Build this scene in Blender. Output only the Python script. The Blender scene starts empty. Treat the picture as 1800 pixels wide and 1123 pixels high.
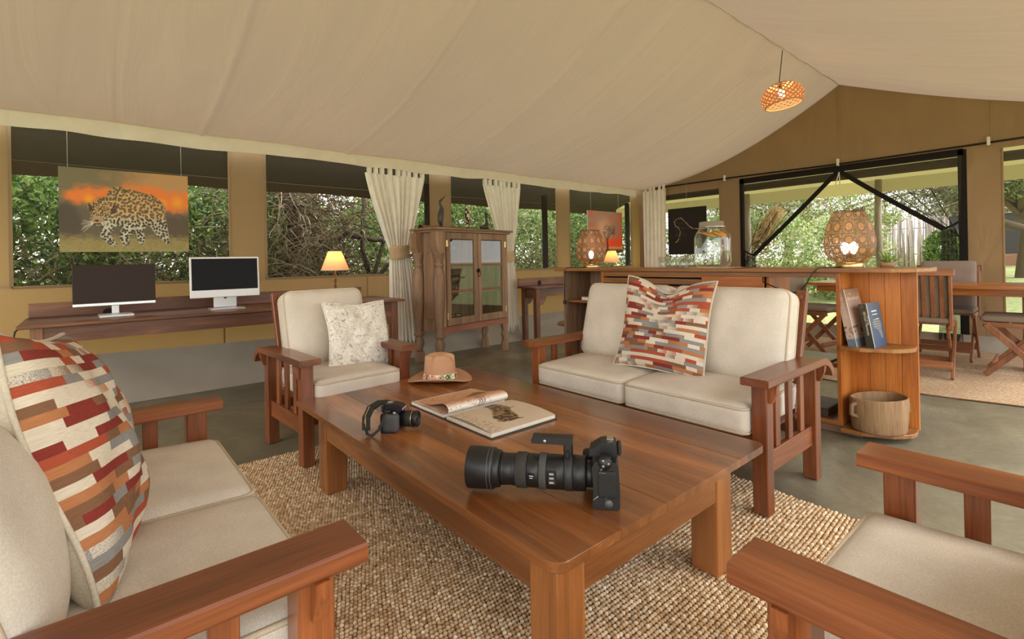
import bpy, bmesh, math, random
import numpy as np
from mathutils import Vector, Matrix, Euler
D = bpy.data; SC = bpy.context.scene; COL = SC.collection
random.seed(7); rng = np.random.default_rng(7)
PI = math.pi; R = math.radians

# ------------------------------------------------------------------ camera, sky, sun, exposure
FPX, HORIZ, YAW, ROLL = 874.7, 457.0, R(49.60), R(-1.0715)
cd = D.cameras.new('camera'); cam = D.objects.new('camera', cd); COL.objects.link(cam); SC.camera = cam
cd.sensor_width = 36; cd.lens = FPX / 1800 * 36; cd.shift_y = -(561.5 - HORIZ) / 1800; cd.clip_end = 400; cd.clip_start = .02
fw = Vector((math.cos(YAW), math.sin(YAW), 0)); r0 = Vector((math.sin(YAW), -math.cos(YAW), 0)); u0 = Vector((0, 0, 1))
rt = math.cos(ROLL) * r0 + math.sin(ROLL) * u0; up = -math.sin(ROLL) * r0 + math.cos(ROLL) * u0
cam.matrix_world = Matrix(((rt.x, up.x, -fw.x, 0), (rt.y, up.y, -fw.y, 0), (rt.z, up.z, -fw.z, 1.1), (0, 0, 0, 1)))

w = D.worlds.new('sky'); SC.world = w; w.use_nodes = True; nt = w.node_tree
bg = nt.nodes['Background']; tc = nt.nodes.new('ShaderNodeTexCoord'); sp = nt.nodes.new('ShaderNodeSeparateXYZ')
rp = nt.nodes.new('ShaderNodeValToRGB'); nt.links.new(tc.outputs['Generated'], sp.inputs[0]); nt.links.new(sp.outputs[2], rp.inputs[0])
rp.color_ramp.elements[0].color = (1, .97, .92, 1); rp.color_ramp.elements[0].position = .0
rp.color_ramp.elements[1].color = (.80, .88, 1, 1); rp.color_ramp.elements[1].position = .8
nt.links.new(rp.outputs[0], bg.inputs[0]); bg.inputs[1].default_value = 2.1
sl = D.lights.new('sun', 'SUN'); sl.energy = 3.0; sl.angle = R(30); sl.color = (1, .95, .86)
so = D.objects.new('sun', sl); COL.objects.link(so); so.rotation_euler = Vector((-.45, .62, -1)).to_track_quat('-Z', 'Y').to_euler()
vs = SC.view_settings; vs.view_transform = 'Standard'; vs.look = 'None'; vs.gamma = 1; vs.use_curve_mapping = False; vs.exposure = .85
SC.display_settings.display_device = 'sRGB'
SC.cycles.transparent_max_bounces = 32; SC.cycles.max_bounces = 10; SC.cycles.diffuse_bounces = 5

# ------------------------------------------------------------------ helpers
def srgb(r, g, b):
    f = lambda c: (c / 255 / 12.92) if c / 255 <= .04045 else ((c / 255 + .055) / 1.055) ** 2.4
    return (f(r), f(g), f(b), 1)
class MB:
    def __init__(s): s.v = []; s.f = []; s.sm = []; s.uv = None
    def add(s, vs, fs, smooth=False, M=None):
        o = len(s.v)
        if M is not None: vs = [M @ Vector(v) for v in vs]
        s.v += [tuple(v) for v in vs]; s.f += [tuple(i + o for i in f) for f in fs]; s.sm += [smooth] * len(fs); return s
    def box(s, x0, y0, z0, x1, y1, z1, b=.004, M=None):
        c = ((x0 + x1) / 2, (y0 + y1) / 2, (z0 + z1) / 2); h = (abs(x1 - x0) / 2, abs(y1 - y0) / 2, abs(z1 - z0) / 2)
        if b <= 0:
            vs = [(c[0] + a * h[0], c[1] + d * h[1], c[2] + e * h[2]) for a in (-1, 1) for d in (-1, 1) for e in (-1, 1)]
            return s.add(vs, [(0, 1, 3, 2), (4, 6, 7, 5), (0, 4, 5, 1), (2, 3, 7, 6), (0, 2, 6, 4), (1, 5, 7, 3)], False, M)
        b = min(b, min(h) * .9); vs = []; idx = {}
        for sx in (-1, 1):
            for sy in (-1, 1):
                for sz in (-1, 1):
                    S = (sx, sy, sz)
                    for a in range(3):
                        idx[S, a] = len(vs); vs.append(tuple(c[k] + S[k] * (h[k] if k == a else h[k] - b) for k in range(3)))
        fs = []
        def push(f):
            p = [Vector(vs[i]) for i in f]; n = (p[1] - p[0]).cross(p[2] - p[0]); m = sum(p, Vector()) / len(p) - Vector(c)
            fs.append(tuple(f) if n.dot(m) > 0 else tuple(reversed(f)))
        for a in range(3):
            q, r = [k for k in range(3) if k != a]
            for sg in (-1, 1):
                def K(i, j):
                    S = [0, 0, 0]; S[a] = sg; S[q] = i; S[r] = j; return tuple(S)
                push([idx[K(-1, -1), a], idx[K(1, -1), a], idx[K(1, 1), a], idx[K(-1, 1), a]])
            for i in (-1, 1):
                for j in (-1, 1):
                    def K(t):
                        S = [0, 0, 0]; S[a] = t; S[q] = i; S[r] = j; return tuple(S)
                    push([idx[K(-1), q], idx[K(1), q], idx[K(1), r], idx[K(-1), r]])
        for sx in (-1, 1):
            for sy in (-1, 1):
                for sz in (-1, 1): push([idx[(sx, sy, sz), a] for a in range(3)])
        return s.add(vs, fs, False, M)
    def bar(s, p, q, wx, wy, b=.003, side=(1, 0, 0)):
        p = Vector(p); q = Vector(q); z = (q - p); L = z.length; z.normalize(); x = Vector(side); x = (x - z * x.dot(z)).normalized(); y = z.cross(x)
        M = Matrix(((x.x, y.x, z.x, p.x), (x.y, y.y, z.y, p.y), (x.z, y.z, z.z, p.z), (0, 0, 0, 1)))
        return s.box(-wx / 2, -wy / 2, 0, wx / 2, wy / 2, L, b, M)
    def sweep(s, pts, prof, upv=(0, 0, 1), smooth=True, scale=None, closed=False, cap=True):
        P = [Vector(p) for p in pts]; n = len(P); m = len(prof); vs = []
        for i, p in enumerate(P):
            t = (P[(i + 1) % n] - P[i - 1]) if closed else (P[min(i + 1, n - 1)] - P[max(i - 1, 0)])
            t.normalize(); u = Vector(upv); u = u - t * u.dot(t)
            if u.length < 1e-4: u = Vector((1, 0, 0)) - t * t.x
            u.normalize(); b = t.cross(u); k = 1 if scale is None else scale[i]
            vs += [p + b * (x * k) + u * (y * k) for x, y in prof]
        fs = []
        for i in range(n if closed else n - 1):
            j = (i + 1) % n
            for k in range(m): l = (k + 1) % m; fs.append((i * m + k, i * m + l, j * m + l, j * m + k))
        s.add(vs, fs, smooth)
        if cap and not closed:
            o = len(s.v) - len(vs); s.f += [tuple(o + k for k in reversed(range(m))), tuple(o + (n - 1) * m + k for k in range(m))]; s.sm += [False, False]
        return s
    def tube(s, pts, r, n=8, closed=False, cap=True):
        sc = r if isinstance(r, (list, tuple)) else [r] * len(pts)
        pr = [(math.cos(2 * PI * k / n), math.sin(2 * PI * k / n)) for k in range(n)]
        d = Vector(pts[-1]) - Vector(pts[0]); upv = (0, 0, 1) if abs(d.z) < d.length * .8 or closed else (1, .01, 0)
        return s.sweep(pts, pr, upv, True, sc, closed, cap)
    def lathe(s, prof, n=24, M=None, smooth=True, close=False):
        vs = []; fs = []
        for r, z in prof: vs += [(r * math.cos(2 * PI * k / n), r * math.sin(2 * PI * k / n), z) for k in range(n)]
        for i in range(len(prof) - 1):
            for k in range(n): l = (k + 1) % n; fs.append((i * n + k, i * n + l, (i + 1) * n + l, (i + 1) * n + k))
        if close: fs += [tuple(reversed(range(n))), tuple((len(prof) - 1) * n + k for k in range(n))]
        return s.add(vs, fs, smooth, M)
    def grid(s, fn, nu, nv, smooth=True, uv=False):
        vs = [fn(i / nu, j / nv) for j in range(nv + 1) for i in range(nu + 1)]
        fs = [(j * (nu + 1) + i, j * (nu + 1) + i + 1, (j + 1) * (nu + 1) + i + 1, (j + 1) * (nu + 1) + i) for j in range(nv) for i in range(nu)]
        if uv: s.uv = (s.uv or []) + [(i / nu, j / nv) for j in range(nv + 1) for i in range(nu + 1)]
        return s.add(vs, fs, smooth)
    def prism(s, poly, z0, z1, M=None, smooth=False):
        n = len(poly); vs = [(x, y, z0) for x, y in poly] + [(x, y, z1) for x, y in poly]
        fs = [tuple(reversed(range(n))), tuple(range(n, 2 * n))] + [(i, (i + 1) % n, n + (i + 1) % n, n + i) for i in range(n)]
        return s.add(vs, fs, smooth, M)
    def rbox(s, w, d, h, r, M=None, bulge=0, n=12, wr=0, seed=0, sides=0):
        """upholstery block: rounded box, swelling top and bottom"""
        rs = random.Random(seed); ph = [rs.uniform(0, 6) for _ in range(6)]
        H = (w / 2, d / 2, h / 2); key = {}; vs = []; fs = []
        def pt(p):
            k = tuple(round(x, 5) for x in p)
            if k in key: return key[k]
            q = [max(-(H[i] - r), min(H[i] - r, p[i] * H[i])) for i in range(3)]
            e = Vector([p[i] * H[i] - q[i] for i in range(3)])
            if e.length > 1e-6: e = e.normalized() * r
            v = Vector(q) + e; a, b, c = v.x / H[0], v.y / H[1], v.z / H[2]
            v.z += c * bulge * (1 - a * a) * (1 - b * b)
            v.x += a * sides * (1 - b * b) * (1 - c * c); v.y += b * sides * (1 - a * a) * (1 - c * c)
            if wr: v.z += wr * math.sin(7 * v.x / w * 2 + ph[0] + 3 * v.y / d) * math.sin(5 * v.y / d + ph[1]) * (c > 0)
            key[k] = len(vs); vs.append(v); return key[k]
        ts = [-1 + 2 * i / n for i in range(n + 1)]; ts = [math.copysign(abs(t) ** .7, t) for t in ts]
        for a in range(3):
            q, e = [(1, 2), (2, 0), (0, 1)][a]
            for sg in (-1, 1):
                for i in range(n):
                    for j in range(n):
                        def K(x, y):
                            p = [0, 0, 0]; p[a] = sg; p[q] = x; p[e] = y; return pt(p)
                        f = [K(ts[i], ts[j]), K(ts[i + 1], ts[j]), K(ts[i + 1], ts[j + 1]), K(ts[i], ts[j + 1])]
                        fs.append(tuple(f) if sg > 0 else tuple(reversed(f)))
        return s.add(vs, fs, True, M)
def link(name, me, m, parent=None):
    o = D.objects.new(name, me); COL.objects.link(o)
    if m: me.materials.append(m)
    if parent: o.parent = parent
    return o
def obj(name, mb, m, parent=None, cols=None):
    me = D.meshes.new(name); me.from_pydata(mb.v, [], mb.f); me.polygons.foreach_set('use_smooth', mb.sm)
    if mb.uv:
        l = me.uv_layers.new(name='UVMap'); vi = np.empty(len(me.loops), np.int32); me.loops.foreach_get('vertex_index', vi)
        l.data.foreach_set('uv', np.array(mb.uv, np.float32)[vi].ravel())
    if cols is not None:
        a = me.color_attributes.new('Col', 'FLOAT_COLOR', 'POINT'); c = np.ones((len(me.vertices), 4), np.float32); c[:, :3] = cols; a.data.foreach_set('color', c.ravel())
    me.update(); return link(name, me, m, parent)
def npmesh(name, V, F, m, parent=None, cols=None, smooth=False):
    """fast mesh from arrays, F (n,k)"""
    me = D.meshes.new(name); k = F.shape[1]
    me.vertices.add(len(V)); me.vertices.foreach_set('co', np.asarray(V, np.float32).ravel())
    me.loops.add(F.size); me.loops.foreach_set('vertex_index', F.astype(np.int32).ravel())
    me.polygons.add(len(F)); me.polygons.foreach_set('loop_start', np.arange(0, F.size, k, dtype=np.int32)); me.polygons.foreach_set('loop_total', np.full(len(F), k, np.int32))
    me.polygons.foreach_set('use_smooth', np.full(len(F), smooth))
    if cols is not None:
        a = me.color_attributes.new('Col', 'FLOAT_COLOR', 'POINT'); c = np.ones((len(V), 4), np.float32); c[:, :3] = cols; a.data.foreach_set('color', c.ravel())
    me.update(); return link(name, me, m, parent)
def tag(o, label, cat, group=None, kind=None):
    if label: o['label'] = label
    if cat: o['category'] = cat
    if group: o['group'] = group
    if kind: o['kind'] = kind
    return o
def thing(name, label, cat, loc=(0, 0, 0), rz=0, group=None):
    o = D.objects.new(name, None); COL.objects.link(o); o.empty_display_size = .05; o.location = loc; o.rotation_euler = (0, 0, rz)
    return tag(o, label, cat, group)
def struct(name, mb, m, label=None, parent=None):
    o = obj(name, mb, m, parent); o['kind'] = 'structure'
    if label: o['label'] = label
    return o
def copy_tree(o, parent=None):
    c = o.copy(); COL.objects.link(c)
    if parent: c.parent = parent
    for ch in list(o.children): copy_tree(ch, c)
    return c

# ------------------------------------------------------------------ materials
def nd(t, typ, ins=None, **at):
    n = t.nodes.new(typ)
    for k, v in at.items(): setattr(n, k, v)
    for k, v in (ins or {}).items():
        if isinstance(v, bpy.types.NodeSocket): t.links.new(v, n.inputs[k])
        else: n.inputs[k].default_value = v
    return n
def newmat(name):
    m = D.materials.new(name); m.use_nodes = True; t = m.node_tree; return m, t, t.nodes['Principled BSDF']
def ramp(t, fac, stops, interp='LINEAR'):
    n = nd(t, 'ShaderNodeValToRGB', {0: fac}); c = n.color_ramp; c.interpolation = interp
    while len(c.elements) < len(stops): c.elements.new(.5)
    for e, (p, col) in zip(c.elements, stops): e.position = p; e.color = col
    return n.outputs[0]
def mth(t, op, a, b=None, c=None):
    n = nd(t, 'ShaderNodeMath', {0: a}, operation=op)
    for i, x in ((1, b), (2, c)):
        if x is None: continue
        if isinstance(x, bpy.types.NodeSocket): t.links.new(x, n.inputs[i])
        else: n.inputs[i].default_value = x
    return n.outputs[0]
def mixc(t, fac, a, b, mode='MIX'):
    n = nd(t, 'ShaderNodeMix', data_type='RGBA', blend_type=mode)
    for i, x in ((0, fac), (6, a), (7, b)):
        if isinstance(x, bpy.types.NodeSocket): t.links.new(x, n.inputs[i])
        else: n.inputs[i].default_value = x
    return n.outputs[2]
def objco(t, scale=(1, 1, 1), rand=True):
    tc = nd(t, 'ShaderNodeTexCoord'); mp = nd(t, 'ShaderNodeMapping', {0: tc.outputs['Object'], 'Scale': scale})
    if rand:
        oi = nd(t, 'ShaderNodeObjectInfo'); s = mth(t, 'MULTIPLY', oi.outputs['Random'], 23.0); cb = nd(t, 'ShaderNodeCombineXYZ', {0: s, 1: s, 2: s}); t.links.new(cb.outputs[0], mp.inputs['Location'])
    return mp.outputs[0]
def bump(t, p, h, strength=.3, dist=.01):
    b = nd(t, 'ShaderNodeBump', {'Height': h, 'Strength': strength, 'Distance': dist}); t.links.new(b.outputs[0], p.inputs['Normal'])
def plain(name, c, rough=.5, metal=0, spec=.5, noise=0, nscale=20, bmp=0, emit=None, estr=0, sheen=0):
    m, t, p = newmat(name); p.inputs['Base Color'].default_value = c; p.inputs['Roughness'].default_value = rough; p.inputs['Metallic'].default_value = metal; p.inputs['Specular IOR Level'].default_value = spec
    if sheen: p.inputs['Sheen Weight'].default_value = sheen
    if noise or bmp:
        n = nd(t, 'ShaderNodeTexNoise', {'Vector': objco(t), 'Scale': nscale, 'Detail': 5.0})
        if noise:
            k = tuple(x * (1 - noise) for x in c[:3]) + (1,); l = tuple(min(1, x * (1 + noise)) for x in c[:3]) + (1,)
            t.links.new(ramp(t, n.outputs[0], [(.3, k), (.7, l)]), p.inputs['Base Color'])
        if bmp: bump(t, p, n.outputs[0], bmp, .01)
    if emit: p.inputs['Emission Color'].default_value = emit; p.inputs['Emission Strength'].default_value = estr
    return m
def wood(name, dark, mid, light, axis=0, rough=.35, fig=1.0, coat=.0, grain=1.0):
    m, t, p = newmat(name); sc = [9 * fig] * 3; sc[axis] = .9 * fig
    n = nd(t, 'ShaderNodeTexNoise', {'Vector': objco(t, sc), 'Scale': 1.0, 'Detail': 6.0, 'Roughness': .6, 'Distortion': .8})
    c1 = ramp(t, n.outputs[0], [(.25, dark), (.5, mid), (.75, light)])
    s2 = [170.0] * 3; s2[axis] = 5.0
    n2 = nd(t, 'ShaderNodeTexNoise', {'Vector': objco(t, s2), 'Scale': 1.0, 'Detail': 3.0})
    c2 = ramp(t, n2.outputs[0], [(.3, (.72, .7, .68, 1)), (.62, (1.06, 1.06, 1.06, 1))])
    oi = nd(t, 'ShaderNodeObjectInfo'); rr = ramp(t, oi.outputs['Random'], [(0, (.84, .82, .8, 1)), (1, (1.1, 1.08, 1.05, 1))])
    c3 = mixc(t, grain, c1, mixc(t, 1.0, c1, c2, 'MULTIPLY')); t.links.new(mixc(t, 1.0, c3, rr, 'MULTIPLY'), p.inputs['Base Color'])
    p.inputs['Roughness'].default_value = rough; p.inputs['Coat Weight'].default_value = coat; p.inputs['Coat Roughness'].default_value = .25
    bump(t, p, n2.outputs[0], .08, .003); return m
def woods(name, d, m_, l, **k): return [wood(name + '_' + 'xyz'[a], d, m_, l, a, **k) for a in range(3)]
def fabric(name, c, c2=None, scale=260, bmp=.25, rough=.9, blot=.06):
    m, t, p = newmat(name); v = objco(t)
    a = nd(t, 'ShaderNodeTexNoise', {'Vector': v, 'Scale': float(scale), 'Detail': 2.0}); b = nd(t, 'ShaderNodeTexNoise', {'Vector': v, 'Scale': 6.0, 'Detail': 3.0})
    k = tuple(x * (1 - blot * 2) for x in c[:3]) + (1,); l = tuple(min(1, x * (1 + blot)) for x in c[:3]) + (1,)
    c1 = ramp(t, b.outputs[0], [(.3, k), (.7, l)]); cc = ramp(t, a.outputs[0], [(.3, (.86, .85, .83, 1)), (.7, (1.03, 1.03, 1.03, 1))])
    t.links.new(mixc(t, 1.0, c1, cc, 'MULTIPLY'), p.inputs['Base Color']); p.inputs['Roughness'].default_value = rough; p.inputs['Specular IOR Level'].default_value = .2
    bump(t, p, a.outputs[0], bmp, .002); return m
def canvas(name, c, trans, tcol=None, scale=3.0, wr=.4, rough=.9, weave=300.0, st=(1, 1, 1)):
    m, t, p = newmat(name); out = t.nodes['Material Output']; v = objco(t, rand=False)
    n = nd(t, 'ShaderNodeTexNoise', {'Vector': objco(t, st, False), 'Scale': scale, 'Detail': 4.0, 'Distortion': 1.0}); n2 = nd(t, 'ShaderNodeTexNoise', {'Vector': v, 'Scale': weave, 'Detail': 1.0})
    k = tuple(x * .9 for x in c[:3]) + (1,); cc = ramp(t, n.outputs[0], [(.3, k), (.7, c)])
    t.links.new(cc, p.inputs['Base Color']); p.inputs['Roughness'].default_value = rough; p.inputs['Specular IOR Level'].default_value = .15
    h = mth(t, 'MULTIPLY_ADD', n2.outputs[0], .03, n.outputs[0]); bump(t, p, h, wr, .04)
    tr = nd(t, 'ShaderNodeBsdfTranslucent', {0: tcol or c}); mx = nd(t, 'ShaderNodeMixShader', {0: trans, 1: p.outputs[0], 2: tr.outputs[0]}); t.links.new(mx.outputs[0], out.inputs[0]); return m
def netting(name, c, solid):
    m, t, p = newmat(name); out = t.nodes['Material Output']; p.inputs['Base Color'].default_value = c; p.inputs['Roughness'].default_value = .9
    tr = nd(t, 'ShaderNodeBsdfTransparent'); mx = nd(t, 'ShaderNodeMixShader', {0: solid, 1: tr.outputs[0], 2: p.outputs[0]}); t.links.new(mx.outputs[0], out.inputs[0]); return m
def glass(name, tint=(1, 1, 1, 1), rough=.02, ior=1.45, base=.06):
    """thin clear glass: fresnel between mirror and clear"""
    m, t, p = newmat(name); out = t.nodes['Material Output']; fc = nd(t, 'ShaderNodeLayerWeight', {0: .5}).outputs['Facing']; f2 = mth(t, 'MULTIPLY_ADD', mth(t, 'POWER', fc, 3.0), (ior - 1) * 1.6, base + .02)
    tr = nd(t, 'ShaderNodeBsdfTransparent', {0: tint}); gl = nd(t, 'ShaderNodeBsdfGlossy', {0: (1, 1, 1, 1), 1: rough}); mx = nd(t, 'ShaderNodeMixShader', {0: f2, 1: tr.outputs[0], 2: gl.outputs[0]}); t.links.new(mx.outputs[0], out.inputs[0]); return m
def attr(name, rough=.8, gain=1.0, trans=0, spec=.3):
    m, t, p = newmat(name); a = nd(t, 'ShaderNodeVertexColor', layer_name='Col'); t.links.new(a.outputs[0], p.inputs['Base Color']); p.inputs['Roughness'].default_value = rough; p.inputs['Specular IOR Level'].default_value = spec
    if trans:
        tr = nd(t, 'ShaderNodeBsdfTranslucent', {0: a.outputs[0]}); mx = nd(t, 'ShaderNodeMixShader', {0: trans, 1: p.outputs[0], 2: tr.outputs[0]}); t.links.new(mx.outputs[0], t.nodes['Material Output'].inputs[0])
    return m
MW = woods('mahogany', srgb(78, 38, 18), srgb(126, 68, 34), srgb(166, 98, 52), rough=.32, coat=.25)
TW = woods('table_wood', srgb(78, 44, 20), srgb(140, 86, 44), srgb(190, 124, 66), rough=.26, fig=.55, coat=.4, grain=.55)
DW = woods('desk_wood', srgb(72, 42, 28), srgb(112, 70, 46), srgb(160, 106, 70), rough=.4)
PW = woods('pine', srgb(140, 74, 26), srgb(190, 112, 44), srgb(214, 138, 66), rough=.42, fig=.6)
BW = woods('bar_wood', srgb(104, 64, 30), srgb(150, 98, 48), srgb(184, 130, 72), rough=.4)
CW = woods('weathered', srgb(108, 84, 64), srgb(148, 116, 90), srgb(180, 148, 118), rough=.65)
LW = woods('teak_chair', srgb(98, 58, 34), srgb(140, 88, 54), srgb(170, 114, 74), rough=.45)
OW = woods('dining_wood', srgb(140, 80, 34), srgb(180, 108, 50), srgb(206, 134, 70), rough=.25)
M_linen = fabric('linen', srgb(214, 203, 188)); M_pipe = fabric('piping', srgb(200, 184, 160), bmp=.1)
M_back = fabric('plain_cream', srgb(206, 194, 174), scale=200)
M_black = plain('black_plastic', srgb(26, 26, 27), .42, noise=.15, nscale=60); M_rubber = plain('black_rubber', srgb(34, 33, 32), .7, bmp=.3, nscale=300)
M_chrome = plain('bright_metal', srgb(200, 200, 198), .22, 1); M_silver = plain('silver', srgb(205, 205, 205), .3, .6); M_white = plain('white_plastic', srgb(226, 226, 226), .35)
M_dark = plain('dark_iron', srgb(36, 32, 30), .5, .6); M_cream = plain('cream_paper', srgb(224, 214, 196), .8, noise=.05); M_brass = plain('brass', srgb(205, 178, 120), .28, .9)
M_glass = glass('clear_glass', (.93, .955, .94, 1), ior=1.55, base=.05); M_pane = glass('window_pane', (.88, .90, .87, 1), .01, 1.24, .008)
M_net = netting('window_netting', srgb(50, 46, 38), .30); M_net2 = netting('door_netting', srgb(70, 62, 50), .40)
M_lens = plain('lens_glass', srgb(20, 22, 34), .05, spec=1)
M_attr = attr('print', .55, spec=.4); M_matte = attr('matte_print', .8); M_leaf = attr('leaf', .5, trans=.35, spec=.4); M_bark = attr('bark', .9, spec=.1)

# ------------------------------------------------------------------ the tent: floor, roof lining, canvas walls
WY, GX = 5.25, 7.45                     # long canvas wall, gable wall
RY, RZ, EY, EZ = 2.14, 3.30, 5.15, 2.27  # ridge and eave of the lining
M_ceil = canvas('roof_lining', srgb(178, 156, 132), .09, srgb(220, 192, 160), scale=1.0, wr=.8, st=(3.2, .55, .55))
M_val = canvas('valance_cloth', srgb(236, 226, 210), .12, scale=5, wr=.3)
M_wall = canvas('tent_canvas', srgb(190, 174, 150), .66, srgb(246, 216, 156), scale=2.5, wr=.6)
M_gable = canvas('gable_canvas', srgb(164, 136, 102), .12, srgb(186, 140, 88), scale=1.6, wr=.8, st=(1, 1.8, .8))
M_flap = canvas('mud_flap_vinyl', srgb(158, 148, 132), .0, scale=1.6, wr=.6, rough=.38)
def floor_mat():
    m, t, p = newmat('polished_screed'); v = objco(t, rand=False)
    n = nd(t, 'ShaderNodeTexNoise', {'Vector': v, 'Scale': 1.3, 'Detail': 8.0, 'Roughness': .65, 'Distortion': 1.0}); n2 = nd(t, 'ShaderNodeTexNoise', {'Vector': v, 'Scale': 30.0, 'Detail': 4.0})
    c = ramp(t, n.outputs[0], [(.28, srgb(94, 88, 72)), (.5, srgb(122, 115, 95)), (.72, srgb(145, 138, 116))]); c2 = ramp(t, n2.outputs[0], [(.3, (.86, .86, .86, 1)), (.7, (1.05, 1.05, 1.05, 1))])
    t.links.new(mixc(t, 1.0, c, c2, 'MULTIPLY'), p.inputs['Base Color']); t.links.new(ramp(t, n.outputs[0], [(.3, (.42, .42, .42, 1)), (.7, (.26, .26, .26, 1))]), p.inputs['Roughness']); bump(t, p, n2.outputs[0], .06, .01); return m
struct('floor', MB().box(-3.2, -1.2, -.12, GX, WY + .03, 0, 0), floor_mat())
def cz(y):
    if y >= RY:
        t = (y - RY) / (EY - RY); return RZ - (RZ - EZ) * t - .215 * math.sin(PI * min(1, t)) ** .9
    t = (RY - y) / 3.14; return RZ - 1.03 * t - .10 * math.sin(PI * min(1, t))
SEAM = [-1.9, -.55, .78, 2.1, 3.3, 4.5, 5.6, 6.6]
def ceil_pt(u, v, side):
    x = -3.2 + (GX + 3.2) * u; y = RY + ((EY - RY) if side > 0 else -3.14) * v; z = cz(y)
    k = math.sin(PI * v)
    z += .018 * k * math.sin(x * 2.3 + 1.1) + .010 * k * math.sin(x * 5.1 + 2 * v) + .006 * (1 - v) * math.sin(x * 9)
    for s in SEAM: z -= .014 * math.exp(-((x - s - .25 * (v - .5) * 0) / .014) ** 2) * (v > .03)
    z += .012 * math.sin(x * 1.7) * v if side < 0 else .02 * v * (abs(((x - .78) / 1.33 + .5) % 1 - .5) - .25)
    return (x, y, z)
cm = MB(); cm.grid(lambda u, v: ceil_pt(u, v, 1), 420, 30); cm.grid(lambda u, v: ceil_pt(u, v, -1), 420, 30)
struct('ceiling', cm, M_ceil, 'cream cotton lining of the ridge tent roof')
# rope ridge line
struct('trim_1', MB().tube([(-3.2, RY, RZ + .004), (GX, RY, RZ + .004)], .006, 6), M_val, 'thin seam along the ridge of the lining')
def val(u, v):
    x = -3.2 + 10.4 * u; z0 = EZ + .02 * (abs(((x - .78) / 1.33 + .5) % 1 - .5) - .25)
    return (x, EY - .012 + .014 * math.sin(x * 11 + math.sin(x * 3)) * v, z0 - v * (.122 + .008 * math.sin(x * 2.6) + .004 * math.sin(x * 9)))
struct('trim_2', MB().grid(val, 300, 5), M_val, 'pale valance hem hanging along the eave')
struct('trim_3', MB().tube([(x / 10, EY - .014, EZ + .006 + .02 * (abs(((x / 10 - .78) / 1.33 + .5) % 1 - .5) - .25)) for x in range(-32, 72)], .006, 5), M_val, 'seam at the top of the valance')
# long wall: canvas sheets around the netting openings
WIN = [(-3.0, -.74), (-.44, 1.014), (1.32, 3.18), (3.467, 5.356), (5.64, 7.20)]
SZ, HZ = .966, 2.21
wl = MB(); wl.box(-3.2, WY, 0, GX, WY + .012, SZ, 0); wl.box(-3.2, WY, HZ, GX, WY + .012, 2.62, 0)
edges = [-3.2] + [e for wn in WIN for e in wn] + [GX]
for a, b in zip(edges[0::2], edges[1::2]): wl.box(a, WY, SZ, b, WY + .012, HZ, 0)
wall_left = struct('wall_left', wl, M_wall, 'tan canvas side wall of the tent')
hem = MB()
for a, b in WIN:
    for q in (a, b): hem.box(q - .012, WY - .006, SZ - .01, q + .012, WY, HZ, .002)
    hem.box(a, WY - .006, SZ - .016, b, WY, SZ + .006, .002)
struct('hem', hem, M_wall, parent=wall_left)
sm = MB()
for x in (.95, 2.35, 4.1): sm.box(x - .008, WY - .004, .1, x + .008, WY, SZ - .02, .002)
struct('seam', sm, M_wall, parent=wall_left)
for i, (a, b) in enumerate(WIN):
    struct('window_%d' % (i + 1), MB().grid(lambda u, v: (a + (b - a) * u, WY + .02 + .01 * math.sin(PI * u) * math.sin(PI * v), SZ + (HZ - SZ) * v), 6, 4), M_net, 'dark insect netting window in the long canvas wall')
def flap(u, v):
    x = -3.2 + 10.6 * u; top = .40 - .03 * math.sin(x * .9) - .12 * max(0, min(1, (x - 1.4) / 1.2))
    bl = math.sin(x * 3.1 + 2.2 * v) * math.sin(x * 1.3 + 1) + .5 * math.sin(x * 7 - 3 * v + 2)
    return (x, WY - .012 - .17 * v ** 1.7 - .034 * bl * math.sin(PI * min(1, v * 1.1)), top * (1 - v) + .004)
struct('trim_4', MB().grid(flap, 320, 14), M_flap, 'grey vinyl mud flap at the foot of the long wall')
# gable wall
gw = MB()
def gp(y0, y1, z0, z1): gw.box(GX, y0, z0, GX + .012, y1, z1, 0)
GO = [(3.77, 4.99, .97, 2.15), (.93, 3.45, 0, 2.235), (-.9, .633, .33, 2.2)]
gp(3.77, WY, 0, .97); gp(4.99, WY, .97, 2.15); gp(3.45, 3.77, 0, 2.15); gp(3.45, WY, 2.15, 2.235); gp(.633, .93, 0, 2.235); gp(-1.2, .633, 0, .33); gp(-.9, .633, 2.2, 2.235); gp(-1.2, -.9, .33, 2.235)
ys = [-1.2 + 6.45 * i / 60 for i in range(61)]
poly = [(-1.2, 2.235), (WY, 2.235)] + [(y, max(2.24, cz(min(y, EY)) + .02)) for y in reversed(ys)]
gw.prism(poly, 0, .012, Matrix(((0, 0, 1, GX), (1, 0, 0, 0), (0, 1, 0, 0), (0, 0, 0, 1))))
wall_right = struct('wall_right', gw, M_gable, 'tan canvas gable wall with netting door')
gs = MB()
for y in (2.155, .72): gs.box(GX - .004, y - .012, 2.24, GX, y + .012, cz(y) - .02, .002)
for y, z0, z1 in ((3.77, .9, 2.2), (.64, .3, 2.2), (4.0, 2.24, 2.45)): gs.box(GX - .006, y - .008, z0, GX, y + .008, z1, .002)
struct('seam', gs, M_gable, parent=wall_right)
struct('window_6', MB().grid(lambda u, v: (GX + .02, 3.77 + 1.22 * u, .97 + 1.18 * v), 4, 4), M_net2, 'dark netting window beside the hanging black picture')
struct('window_7', MB().grid(lambda u, v: (GX + .02, -.9 + 1.533 * u, .33 + 1.87 * v), 4, 4), M_net2, 'tall netting window at the right end of the gable')
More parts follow.
